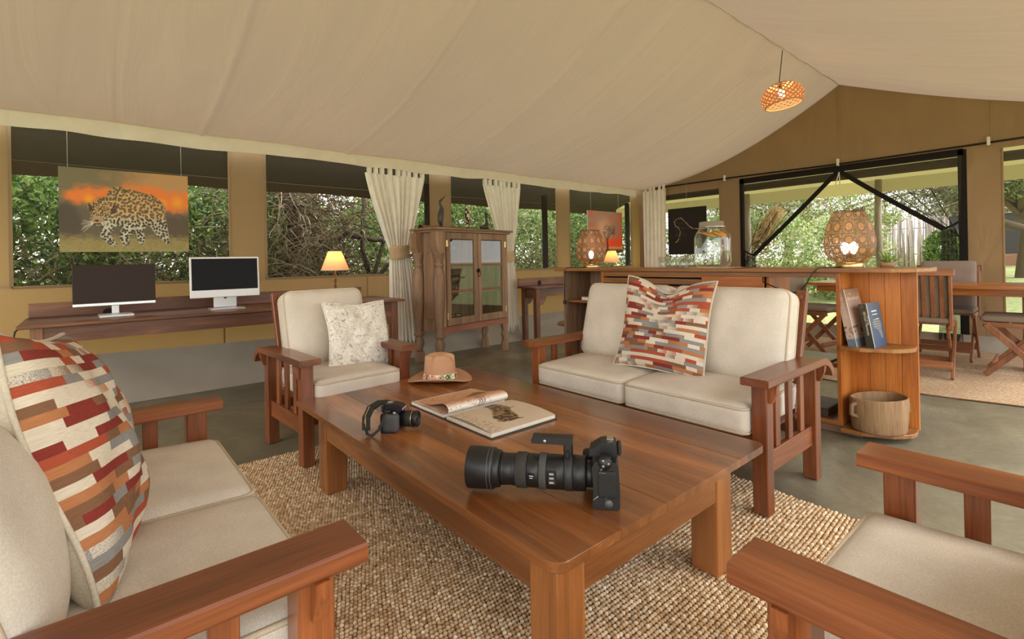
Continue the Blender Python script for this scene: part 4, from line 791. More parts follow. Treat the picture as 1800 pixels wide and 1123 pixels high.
for x in (.115, 1.62): obj('cable_hole', MB().lathe([(0, 0), (.036, 0)], 20, Matrix.Translation((x, 5.0575, .745)) @ Matrix.Rotation(R(90), 4, 'X')), M_hole, bb)
d2, bb2 = desk('narrow wooden desk behind the far end of the bar counter', 4.40, 7.0, 4.72, 5.08, .74)
obj('cable_hole', MB().lathe([(0, 0), (.036, 0)], 20, Matrix.Translation((4.80, 5.0575, .775)) @ Matrix.Rotation(R(90), 4, 'X')), plain('hole_dark2', srgb(40, 28, 20), .9), bb2)
def screen(name, label, x0, x1, y, z0, z1, chin, kind):
    t = thing(name, label, 'computer', ((x0 + x1) / 2, y, .74), R(-2 if kind else 3)); w = (x1 - x0) / 2; a = z0 - .74; b = z1 - .74; tl = Matrix.Translation((0, 0, a)) @ Matrix.Rotation(R(-4), 4, 'X') @ Matrix.Translation((0, 0, -a))
    if kind:
        obj('housing', MB().box(-w, 0, a, w, .016, b, .005, tl), M_white, t); obj('display', MB().box(-w + .014, -.0015, a + chin, w - .014, .004, b - .014, .001, tl), plain('black_display', srgb(7, 7, 8), .35, spec=.12), t)
        obj('stand', MB().box(-.085, .05, .012, .085, .062, a + .10, .003), M_silver, t); obj('foot', MB().box(-.125, -.10, 0, .125, .075, .010, .003), M_silver, t); obj('cable_notch', MB().lathe([(0, 0), (.012, 0)], 14, Matrix.Translation((0, .0495, a + .005 - .01)) @ Matrix.Rotation(R(90), 4, 'X')), M_black, t)
    else:
        obj('display', MB().box(-w, 0, a + .022, w, .014, b, .003, tl), plain('matt_display', srgb(52, 40, 34), .5, spec=.2), t); obj('silver_chin', MB().box(-w, -.004, a, w, .018, a + .022, .003, tl), M_silver, t)
        obj('stand', MB().box(-.022, .03, .02, .022, .045, a + .08, .003), M_silver, t); obj('foot', MB().box(-.10, -.085, 0, .10, .075, .020, .004), M_silver, t)
screen('desktop_monitor', 'wide black monitor with thin silver lower edge on the long desk', -.09, .392, 4.70, .822, 1.122, 0, False)
screen('desktop_computer', 'white framed desktop computer with black screen on the long desk', .615, 1.125, 4.70, .838, 1.172, .062, True)
tag(obj('desk_cable', MB().tube([(-.36, 4.95, .70), (-.40, 4.93, .66), (-.41, 4.92, .6), (-.38, 4.92, .52)], .006, 6), M_black), 'black cable hanging at the left end of the long desk', 'cable')
def shade_mat():
    m, t, p = newmat('lamp_shade'); out = t.nodes['Material Output']; p.inputs['Base Color'].default_value = srgb(232, 206, 178); p.inputs['Roughness'].default_value = .9; tr = nd(t, 'ShaderNodeBsdfTranslucent', {0: srgb(250, 214, 170)}); mx = nd(t, 'ShaderNodeMixShader', {0: .45, 1: p.outputs[0], 2: tr.outputs[0]}); t.links.new(mx.outputs[0], out.inputs[0]); return m
M_shade = shade_mat(); M_bulb = plain('lit_bulb', (1, .86, .62, 1), .5, emit=(1, .80, .50, 1), estr=9)
def plamp(parent, loc, e, r_=.03):
    l = D.lights.new('bulb_light', 'POINT'); l.energy = e; l.color = (1, .74, .42); l.shadow_soft_size = r_; o = D.objects.new('bulb_light', l); COL.objects.link(o); o.parent = parent; o.location = loc; return o
def table_lamp(label, loc):
    t = thing('table_lamp', label, 'lamp', loc); m = MB().lathe([(.130, .295), (.062, .475)], 40); m.lathe([(.0595, .475), (.1275, .295)], 40); obj('shade', m, M_shade, t); s = MB()
    for z, r_ in ((.295, .130), (.475, .062)): s.tube([(r_ * math.cos(a), r_ * math.sin(a), z) for a in (2 * PI * k / 40 for k in range(40))], .003, 5, closed=True)
    obj('shade_rim', s, M_cream, t); st = MB()
    st.lathe([(0, 0), (.055, 0), (.055, .008), (.018, .018), (.010, .03), (.008, .05)], 20)
    for k in range(2): st.tube([(.0065 * math.cos(z * 62 + PI * k), .0065 * math.sin(z * 62 + PI * k), .045 + z) for z in (i * .005 for i in range(50))], .0062, 6)
    obj('twisted_stem', st, plain('twisted_wood', srgb(110, 74, 46), .5), t); obj('bulb', MB().lathe([(0, .33), (.02, .34), (.028, .37), (.018, .40), (0, .41)], 12), M_bulb, t); plamp(t, (0, 0, .40), 2.2); return t
table_lamp('lit pale cone shade lamp on the long desk behind the armchair', (1.81, 4.76, .74))
table_lamp('lit pale cone shade lamp behind the bar counter by the sunset picture', (6.24, 4.92, .74))
# ------------------------------------------------------------------ hanging prints
def hang(name, label, x0, x1, z0, z1, y, fn, nx, ny, axis='y', wires=None, ztop=2.24, mat=None):
    t = thing(name, label, 'picture', (0, 0, 0)); th = .018
    if axis == 'y':
        g = MB().grid(lambda u, v: (x0 + (x1 - x0) * u, y - .0005, z0 + (z1 - z0) * v), nx, ny, False); b = MB().box(x0, y, z0, x1, y + th, z1, .002)
        ws = [((x0 + (x1 - x0) * k, y + .008, z1), (x0 + (x1 - x0) * k, y + .008, ztop)) for k in wires]
    else:
        g = MB().grid(lambda u, v: (y - .0005, x0 + (x1 - x0) * u, z0 + (z1 - z0) * v), nx, ny, False); b = MB().box(y, min(x0, x1), z0, y + th, max(x0, x1), z1, .002)
        ws = [((y + .008, x0 + (x1 - x0) * k, z1), (y + .008, x0 + (x1 - x0) * k, ztop)) for k in wires]
    obj('printed_face', g, mat or M_attr, t, raster(nx, ny, fn)); obj('panel', b, M_cream if axis == 'y' else M_black, t)
    for p, q in ws: obj('hanging_wire', MB().tube([p, q], .0018, 5), plain('wire', srgb(190, 184, 170), .4), t)
def leopard(U, V):
    x = U * 850; y = (1 - V) * 565; n = len(x)
    c = np.tile(C3(104, 92, 72), (n, 1)); f = fbm(x / 90, y / 60, 1); sky = lerp(np.tile(C3(122, 112, 82), (n, 1)), np.tile(C3(190, 146, 96), (n, 1)), sst(.2, .75, U + .3 * (f - .5))); c = lerp(sky, c, sst(200, 300, y + 60 * (f - .5)))
    for (ax, ay, bx, by, ra, rb) in ((80, 190, 180, 180, 34, 42), (180, 165, 300, 160, 36, 30), (430, 120, 640, 170, 30, 60), (640, 190, 860, 190, 60, 70), (640, 240, 740, 225, 40, 30)):
        d = cap(x, y, ax, ay, bx, by, ra, rb) + 70 * (fbm(x / 50, y / 34, 5) - .5); c = lerp(c, C3(236, 128, 52) + 0 * c, 1 - sst(-34, 40, d))
    for px_, py_, r_ in ((180, 205, 52), (660, 215, 60), (770, 200, 70)): c = lerp(c, C3(246, 166, 40) + 0 * c, (1 - sst(0, r_, np.hypot(x - px_, y - py_))) * .8)
    c = lerp(c, C3(78, 66, 54) + 0 * c, (1 - sst(-10, 60, cap(x, y, 40, 300, 60, 380, 40, 60))) * .8); c = lerp(c, C3(92, 78, 58) + 0 * c, sst(290, 340, y + 40 * (fbm(x / 30, y / 30, 8) - .5)) * sst(640, 700, x))
    gr = sst(430, 500, y + 60 * (fbm(x / 24, y / 12, 3) - .5)); c = lerp(c, lerp(np.tile(C3(128, 118, 66), (n, 1)), np.tile(C3(170, 150, 92), (n, 1)), fbm(x / 16, y / 8, 7)), gr)
    fur = [(370, 190, 340, 330, 78, 62), (370, 190, 560, 225, 80, 72), (560, 220, 620, 250, 72, 60), (330, 250, 260, 280, 80, 78), (400, 300, 560, 300, 60, 58), (440, 290, 440, 380, 62, 44)]
    leg = [(300, 370, 275, 450, 42, 28), (275, 450, 330, 515, 28, 22), (440, 360, 400, 460, 52, 32), (400, 460, 410, 515, 32, 24), (625, 260, 660, 380, 58, 34), (660, 380, 690, 490, 34, 20), (560, 300, 500, 400, 46, 30), (500, 400, 515, 490, 28, 24), (580, 340, 640, 440, 32, 20), (640, 440, 690, 480, 20, 14)]
    fo = [cap(x, y, *a) for a in fur]; lo = [cap(x, y, *a) for a in leg]; hd = cap(x, y, 250, 290, 225, 345, 62, 42); ea = np.minimum(cap(x, y, 178, 245, 195, 275, 14, 20), cap(x, y, 345, 255, 330, 285, 24, 26))
    dist = np.minimum.reduce(fo + lo + [hd, ea]); k = 1 - sst(-3, 3, dist)
    base = lerp(np.tile(C3(206, 168, 112), (n, 1)), np.tile(C3(214, 206, 178), (n, 1)), sst(270, 400, y)); shade = .72 + .28 * sst(0, 50, -dist); base = base * shade[:, None]
    # rosettes: cellular spots
    def cells(s, sx, sy, seed):
        gx, gy = x / (s * sx), y / (s * sy); xi, yi = np.floor(gx).astype(int), np.floor(gy).astype(int); best = np.full(n, 9.0); r_ = np.random.default_rng(seed); T = r_.random((64, 64, 2))
        for a in (-1, 0, 1):
            for b in (-1, 0, 1):
                q = T[(xi + a) % 64, (yi + b) % 64]; best = np.minimum(best, np.hypot(xi + a + .04 + .92 * q[:, 0] - gx, yi + b + .04 + .92 * q[:, 1] - gy))
        return best
    big = cells(19, 1, 1.05, 4); small = cells(11, 1, .9, 5); inh = 1 - sst(-6, 10, hd); sp = lerp(big[:, None], small[:, None], inh)[:, 0]
    dark = 1 - sst(.36, .46, sp); hole = (1 - sst(.10, .18, sp)) * (y < 330) * (1 - inh); spot = dark * (1 - .75 * hole); fr = lerp(base, C3(44, 32, 24) + 0 * base, spot * .95); fr = lerp(fr, C3(120, 96, 62) + 0 * fr, (1 - sst(0, 14, np.abs(cap(x, y, 360, 280, 470, 330, 30, 20)) * 1.0)) * .25 * (dist < -4))
    mz = 1 - sst(24, 38, np.hypot((x - 228) * .9, y - 350)); fr = lerp(fr, C3(190, 150, 104) + 0 * fr, mz * .75)
    for ex, ey in ((200, 302), (268, 300)): fr = lerp(fr, C3(30, 28, 22) + 0 * fr, 1 - sst(8, 12, np.hypot(x - ex, (y - ey) * 1.5))); fr = lerp(fr, C3(200, 196, 130) + 0 * fr, 1 - sst(3, 5.5, np.hypot(x - ex, (y - ey) * 1.3)))
    fr = lerp(fr, C3(70, 46, 40) + 0 * fr, 1 - sst(9, 13, np.hypot((x - 226) * .8, (y - 352) * 1.4))); fr = lerp(fr, C3(52, 40, 34) + 0 * fr, 1 - sst(2, 4, cap(x, y, 205, 376, 252, 372, 1, 1))); fr = lerp(fr, C3(60, 46, 36) + 0 * fr, (1 - sst(-2, 4, ea + 9)) * .8)
    c = lerp(c, fr, k)
    for a in range(7):
        for sx, sg in ((205, -1), (255, 1)): c = lerp(c, C3(226, 220, 200) + 0 * c, (1 - sst(.6, 1.8, cap(x, y, sx, 362 + a * 2, sx + sg * (62 + 6 * (a % 3)), 352 + a * 13, .3, .2))) * .7)
    g2 = sst(500, 540, y + 50 * (fbm(x / 10, y / 14, 13) - .5)); return lerp(c, lerp(np.tile(C3(120, 118, 62), (n, 1)), np.tile(C3(180, 160, 104), (n, 1)), fbm(x / 9, y / 9, 17)), g2 * .85)
hang('leopard_print', 'large frameless print of a stalking leopard hanging before the window', -.170, .678, 1.228, 1.893, 5.20, leopard, 340, 228, 'y', (.065, .945))
def sunset(U, V):
    n = len(U); f = fbm(U * 5, V * 5, 31); c = lerp(np.tile(C3(196, 124, 96), (n, 1)), np.tile(C3(176, 140, 124), (n, 1)), sst(.3, .7, f)); c = lerp(c, C3(214, 178, 150) + 0 * c, (1 - sst(0, .34, np.hypot(U - .45, (V - .58) * .8 + .15 * (f - .5)))) * .9); c = lerp(c, C3(200, 98, 66) + 0 * c, sst(.7, 1.0, U + .2 * (f - .5)) * .6)
    c = lerp(c, C3(236, 84, 34) + 0 * c, (1 - sst(.05, .16, np.abs(V - .22 - .05 * U + .08 * (f - .5)))) * sst(.3, .6, U)); c = lerp(c, C3(240, 160, 70) + 0 * c, (1 - sst(.01, .04, np.abs(V - .12))) * .8); c = lerp(c, C3(110, 56, 34) + 0 * c, 1 - sst(.06, .1, V))
    d = np.minimum.reduce([cap(U, V, .55, .05, .54, .30, .03, .018), cap(U, V, .54, .30, .42, .50, .016, .006), cap(U, V, .54, .30, .62, .44, .014, .006), cap(U, V, .62, .44, .74, .52, .008, .004), cap(U, V, .56, .36, .56, .52, .01, .004)]); c = lerp(c, C3(84, 52, 40) + 0 * c, 1 - sst(-.004, .006, d))
    cr = (1 - sst(.10, .2, np.hypot((U - .62) * .8, V - .54))) * sst(.45, .55, fbm(U * 30, V * 30, 2)); return lerp(c, C3(110, 78, 62) + 0 * c, cr * .8)
hang('sunset_tree_print', 'print of a lone tree under an orange sunset sky in the far window', 6.01, 6.89, 1.19, 1.865, 5.20, sunset, 110, 90, 'y', (.1, .9))
def outline(U, V):
    n = len(U); c = np.tile(C3(44, 38, 33), (n, 1)) * (1 + .12 * (fbm(U * 40, V * 60, 2) - .5))[:, None]; P = [(.20, .62), (.17, .72), (.26, .78), (.36, .78), (.46, .70), (.54, .62), (.64, .55), (.80, .53)]; Q = [(.20, .62), (.28, .58), (.33, .50), (.31, .40), (.26, .30), (.20, .26)]
    for L in (P, Q):
        for a, b in zip(L[:-1], L[1:]): d = cap(U, V * 1.0, a[0], a[1], b[0], b[1], .0, .0) + .022 * (fbm(U * 50, V * 50, 6) - .42); c = lerp(c, C3(206, 182, 150) + 0 * c, 1 - sst(.0, .012, d))
    g = (np.hypot(U - .3, V - .55) < .3) * (vnoise(U * 60, V * 60, 5) > .83) * sst(.3, .7, fbm(U * 8, V * 8, 12)); return lerp(c, C3(160, 136, 108) + 0 * c, g * .45)
hang('dark_lion_print', 'nearly black print with the thin pale outline of a lion', 4.60, 3.93, 1.14, 1.89, GX - .12, outline, 90, 100, 'x', (.5,), 2.29, M_matte)

# ------------------------------------------------------------------ curtains
M_cur = canvas('curtain_cotton', srgb(250, 243, 230), .14, srgb(246, 236, 214), scale=8, wr=.15)
def curtain(label, top, tie, bot, zt, z1, z2, pos, ax='x', pleats=9, tabs=8, seed=0, g=None):
    t = thing('tied_curtain' if tie else 'curtain', label, 'curtain', (0, 0, 0), 0, g); ph = seed * 1.7
    def P(u, v):
        z = zt * (1 - v); zm = (z1 + z2) / 2 if tie else 0
        if tie and z > zm: k = ((zt - z) / (zt - zm)) ** 1.15; a = top[0] + (tie[0] - top[0]) * k; b = top[1] + (tie[1] - top[1]) * k; amp = .013 + .016 * math.sin(PI * min(1, k * 1.0)) * .8
        elif tie: k = ((zm - z) / zm) ** .6; a = tie[0] + (bot[0] - tie[0]) * k; b = tie[1] + (bot[1] - tie[1]) * k; amp = .016 + .014 * k
        else: a = top[0] + (bot[0] - top[0]) * v; b = top[1] + (bot[1] - top[1]) * v; amp = .018
        uu = u + .025 * math.sin(6 * u * 2 + 5 * v + ph) * math.sin(PI * u); q = a + (b - a) * uu; o = amp * (math.sin(2 * PI * pleats * u + ph) + .4 * math.sin(2 * PI * pleats * 2.3 * u + 2 * v + ph))
        return (q, pos + o, z) if ax == 'x' else (pos + o, q, z)
    obj('drape', MB().grid(P, pleats * 12, 40), M_cur, t)
    for k in range(tabs):
        u = (k + .5) / tabs; p = P(u, 0); d = abs(top[1] - top[0]) / tabs * .28; b = MB()
        if ax == 'x': b.box(p[0] - d, pos - .018, zt - .01, p[0] + d, pos - .012, zt + .075, .002); b.box(p[0] - d, pos + .012, zt - .01, p[0] + d, pos + .018, zt + .075, .002)
        else: b.box(pos - .018, p[1] - d, zt - .01, pos - .012, p[1] + d, zt + .075, .002)
        obj('tab', b, M_cur, t)
    if tie:
        cx = (tie[0] + tie[1]) / 2; wd = (tie[1] - tie[0]) / 2 + .012; rg_ = [(cx + wd * math.cos(a), pos + .045 * math.sin(a)) for a in (2 * PI * k / 28 for k in range(28))]; m = MB(); n = 28
        vs = []
        for j in range(7): vs += [(x + .004 * math.sin(j), y - .004 * math.sin(j * 1.7), z1 + (z2 - z1) * j / 6 + .01 * math.cos(2 * PI * i / 28)) for i, (x, y) in enumerate(rg_)]
        m.add(vs, [(j * n + i, j * n + (i + 1) % n, (j + 1) * n + (i + 1) % n, (j + 1) * n + i) for j in range(6) for i in range(n)], True); obj('tie_band', m, fabric('jute_band', srgb(206, 176, 138), scale=120, bmp=.6), t)
curtain('cream tab top curtain tied back with jute band beside the pale desk lamp', (2.33, 3.08), (2.61, 2.84), (2.59, 3.0), 2.095, 1.14, 1.29, 5.195, 'x', 9, 9, 1, 'tied-back curtains on the long wall')
curtain('cream tab top curtain tied back behind the right side of the glazed cabinet', (3.94, 4.60), (4.26, 4.45), (4.22, 4.54), 2.095, 1.08, 1.215, 5.195, 'x', 9, 8, 2, 'tied-back curtains on the long wall')
curtain('cream curtain hanging straight in the corner left of the black lion print', (5.08, 4.63), None, (5.08, 4.66), 2.24, 0, 0, GX - .10, 'y', 6, 5, 3)
tag(obj('curtain_rod', MB().tube([(2.1, 5.195, 2.172), (4.8, 5.195, 2.172)], .008, 6), M_dark), 'thin dark rod carrying the two tied-back curtains under the valance', 'rod')

# ------------------------------------------------------------------ glazed cabinet
def cabinet():
    t = thing('glazed_cabinet', 'weathered wooden cabinet with two glazed doors and turned columns', 'cabinet', (2.83, 4.50, 0), R(10.6)); W, DP, Z0, Z1 = 1.13, .36, .37, 1.46
    M_red = wood('faded_red_wood', srgb(120, 70, 50), srgb(150, 92, 68), srgb(172, 120, 92), 0, .6)
    obj('top_board', MB().box(-.07, -.05, Z1 - .022, W + .05, DP + .05, Z1, .003), CW[0], t); obj('cornice', MB().box(-.04, -.028, Z1 - .045, W + .02, DP, Z1 - .022, .004), CW[0], t)
    obj('bottom_rail', MB().box(.0, -.012, Z0 - .04, W - .03, .025, Z0 + .03, .003), M_red, t); obj('floor_board', MB().box(.03, .0, Z0, W - .03, DP, Z0 + .02, .002), CW[0], t)
    obj('back_panel', MB().box(.0, DP - .015, Z0, W - .02, DP, Z1 - .03, .002), CW[2], t)
    obj('side_panel', MB().box(.02, .05, Z0 - .03, .04, DP - .03, Z1 - .03, .002), CW[2], t); obj('side_panel', MB().box(W - .04, .0, Z0, W - .02, DP, Z1 - .03, .002), CW[2], t)
    sp_ = obj('raised_field', MB().box(.004, .10, Z0 + .10, .02, DP - .09, Z1 - .26, .006), CW[2], t)
    obj('stile', MB().box(.035, -.008, Z0, .075, .03, Z1 - .045, .003), CW[2], t); obj('stile', MB().box(W - .075, -.008, Z0 - .02, W - .02, .03, Z1 - .045, .003), CW[2], t)
    for z in (.735, 1.09): obj('shelf', MB().box(.04, .03, z, W - .04, DP - .02, z + .015, .002), CW[0], t)
    x0, x1 = .078, W - .078; mid = (x0 + x1) / 2
    for a, b in ((x0, mid - .004), (mid + .004, x1)):
        d = obj('door', MB().box(a, -.022, Z0 + .035, a + .058, .004, Z1 - .05, .003).box(b - .058, -.022, Z0 + .035, b, .004, Z1 - .05, .003).box(a + .058, -.022, Z0 + .035, b - .058, .004, Z0 + .115, .002).box(a + .058, -.022, Z1 - .12, b - .058, .004, Z1 - .05, .002), CW[2], t)
        za, zb = Z0 + .115, Z1 - .12; hgt = (zb - za) / 3
        for k in (1, 2): obj('glazing_bar', MB().box(a + .058, -.020, za + hgt * k - .011, b - .058, .002, za + hgt * k + .011, .002), M_red, d)
        for k in range(3): obj('pane', MB().box(a + .056, -.010, za + hgt * k + .008, b - .056, -.007, za + hgt * (k + 1) - .008, 0), M_pane, d)
        hx = a + .004 if a == x0 else b - .004
        for z in (Z0 + .14, Z1 - .17): obj('hinge', MB().box(hx - .012, -.027, z - .035, hx + .012, -.020, z + .035, .001), M_brass, d)
    l = obj('latch', MB().lathe([(0, 0), (.02, 0), (.022, .004), (.012, .010), (0, .012)], 14, Matrix.Translation((mid, -.024, .985)) @ Matrix.Rotation(R(90), 4, 'X')), M_dark, t)
    obj('drop_ring', MB().tube([(mid + .024 * math.cos(a), -.036, .955 + .036 * math.sin(a)) for a in (2 * PI * k / 18 for k in range(18))], .0035, 6, closed=True).tube([(mid + .03, -.03, 1.0), (mid - .012, -.034, 1.01), (mid - .034, -.03, .975)], .004, 6), M_dark, l)
    prof = [(0, .0), (.001, .115), (.030, .115), (.034, .15), (.046, .20), (.042, .245), (.028, .275), (.030, .285), (.048, .295), (.050, .31), (.034, .32), (.030, .345), (.040, .5), (.052, .72), (.057, .86), (.053, .95), (.040, 1.02), (.036, 1.04), (.046, 1.05), (.047, 1.065), (.034, 1.08), (.036, 1.10), (.050, 1.135), (.052, 1.17), (.056, 1.18), (.056, 1.20), (.04, 1.2)]
    for y in (.01, DP - .02):
        c = obj('turned_column', MB().lathe([(r_ * 1.2, z) for r_, z in prof], 20, Matrix.Translation((-.012, y, 0))), CW[2], t); obj('square_foot', MB().box(-.052, y - .04, 0, .028, y + .04, .118, .004), CW[2], c)
        obj('capital', MB().prism([(-.045, 1.195), (.045, 1.195), (.062, 1.26), (.066, Z1 - .045), (-.066, Z1 - .045), (-.062, 1.26)], -.05, .05, Matrix(((1, 0, 0, -.012), (0, 0, 1, y), (0, 1, 0, 0), (0, 0, 0, 1)))), CW[2], c)
    P = [(.0, 0), (.105, 0), (.105, .10), (.085, .15), (.105, .21), (.10, .26), (.115, .33), (.115, .36), (.0, .36), (.0, .33), (.018, .26), (.0, .21), (.022, .15), (.0, .10)]
    for y in (.0, DP - .035):
        obj('cut_leg', MB().prism(P, 0, .03, Matrix(((1, 0, 0, W - .125), (0, 0, 1, y), (0, 1, 0, 0), (0, 0, 0, 1)))), CW[2], t)
    return t
cab = cabinet(); CM = Matrix.Translation((2.83, 4.50, 0)) @ Matrix.Rotation(R(10.6), 4, 'Z')
def stem_glass(name, label, p, r_, h, g):
    q = CM @ Vector(p); t = obj(name, MB().lathe([(r_ * .8, 0), (r_ * .75, .004), (.006, .008), (.005, h * .42), (r_ * .7, h * .52), (r_, h * .75), (r_ * .88, h), (r_ * .84, h), (r_ * .94, h * .75), (r_ * .6, h * .54), (0, h * .46)], 16), M_glass); t.location = q; tag(t, label, 'glass', g); return t
for zi, (z, sh_) in enumerate(((1.106, 'top'), (.751, 'middle'))):
    for k in range(4): stem_glass('wine_glass', '%s stemmed glass from the left on the %s cabinet shelf' % (('first', 'second', 'third', 'fourth')[k], sh_), (.16 + .085 * k, .13 + .05 * (k % 2), z), .034, .19, 'stemmed glasses on the %s cabinet shelf' % sh_)
for k in range(3): stem_glass('tumbler', '%s short clear tumbler on the bottom board of the glazed cabinet' % ('leftmost', 'middle', 'rightmost')[k], (.18 + .11 * k, .14, .391), .045, .12, 'tumblers at the bottom of the cabinet')
# carved figures and driftwood on the cabinet
def place(o, p, rz=0): o.location = CM @ Vector(p); o.rotation_euler.z = R(10.6) + rz; return o
dw = MB(); pts = [(0, 0, .02), (.2, .01, .028), (.45, -.01, .024), (.62, .0, .02)]
dw.grid(lambda u, v: (.64 * u, .10 * (v - .5) + .01 * math.sin(9 * u), .030 * (1 - (2 * v - 1) ** 2) ** .5 * (.9 + .5 * vnoise(np.array([u * 14]), np.array([v * 4]), 3)[0]) + .004), 70, 10); dw.box(.0, -.05, 0, .64, .05, .006, .002)
place(tag(obj('driftwood', dw, wood('gnarled_wood', srgb(84, 60, 40), srgb(140, 104, 72), srgb(180, 144, 106), 0, .9)), 'gnarled driftwood plank lying along the back of the cabinet top', 'driftwood'), (-.05, .25, 1.461))
bird = thing('carved_bird', 'slim dark carved wading bird with raised beak on the cabinet top', 'figurine', (0, 0, 0)); place(bird, (.15, .14, 1.461))
bm2 = MB(); bm2.tube([(.0, 0, .03), (-.005, 0, .08), (.0, 0, .15), (.018, 0, .21), (.010, 0, .245), (-.008, 0, .275), (-.006, 0, .295), (.012, 0, .312), (.03, 0, .325)], [.014, .030, .034, .026, .016, .011, .013, .014, .008], 12)
M_ebony = plain('ebony', srgb(58, 50, 44), .45); obj('body', bm2, M_ebony, bird); obj('beak', MB().tube([(.02, 0, .318), (.055, 0, .345), (.085, 0, .372)], [.008, .005, .0015], 8), M_ebony, bird)
for x in (-.012, .018): obj('leg', MB().tube([(x, 0, .05), (x + .004, 0, 0.004)], [.010, .007], 8), M_ebony, bird)
obj('base', MB().rbox(.075, .05, .012, .005, Matrix.Translation((.005, 0, .006)), 0, 6), M_ebony, bird)
fig = thing('seated_figure', 'small patched black and cream carved figure on the cabinet top', 'figurine', (0, 0, 0)); place(fig, (.56, .13, 1.461))
M_pat, tt, pp = newmat('patched_hide'); vv = nd(tt, 'ShaderNodeTexNoise', {'Vector': objco(tt), 'Scale': 26.0, 'Detail': 1.0}); tt.links.new(ramp(tt, vv.outputs[0], [(.47, srgb(44, 34, 28)), (.5, srgb(214, 196, 160))]), pp.inputs['Base Color'])
fb = MB(); fb.tube([(0, 0, .09), (.002, 0, .13), (0, 0, .17), (-.004, 0, .205), (-.004, -.004, .222)], [.030, .034, .030, .020, .016], 12); obj('torso', fb, M_pat, fig)
hd_ = MB().rbox(.046, .052, .056, .022, Matrix.Translation((-.004, -.006, .248)), 0, 8); hd_.tube([(-.004, -.03, .240), (-.006, -.046, .232)], [.014, .010], 8); obj('head', hd_, M_pat, fig)
for s in (-1, 1):
    obj('leg', MB().tube([(s * .018, -.004, .10), (s * .026, -.022, .06), (s * .024, -.014, .0)], [.017, .013, .010], 8), M_pat, fig); obj('arm', MB().tube([(s * .026, 0, .19), (s * .040, -.014, .14), (s * .026, -.030, .11)], [.012, .010, .009], 8), M_pat, fig); obj('ear', MB().rbox(.012, .008, .016, .003, Matrix.Translation((s * .024, 0, .262)), 0, 4), M_ebony, fig)
gf = thing('carved_giraffe', 'dark carved long necked animal at the right end of the cabinet top', 'figurine', (0, 0, 0)); place(gf, (.90, .16, 1.461))
g_ = MB(); g_.tube([(-.075, 0, .035), (-.03, 0, .04), (.02, 0, .05), (.035, 0, .09), (.022, 0, .15), (.020, 0, .20)], [.018, .026, .028, .022, .013, .010], 10); obj('body', g_, M_ebony, gf); obj('head', MB().tube([(.014, 0, .205), (.032, 0, .212), (.062, 0, .20)], [.011, .013, .007], 8), M_ebony, gf)
for s in (-1, 1): obj('folded_leg', MB().tube([(.03, s * .02, .035), (-.01, s * .026, .014), (-.05, s * .024, .008)], [.011, .010, .008], 8), M_ebony, gf); obj('horn', MB().tube([(.016, s * .006, .21), (.012, s * .007, .232)], [.004, .003], 6), M_ebony, gf)

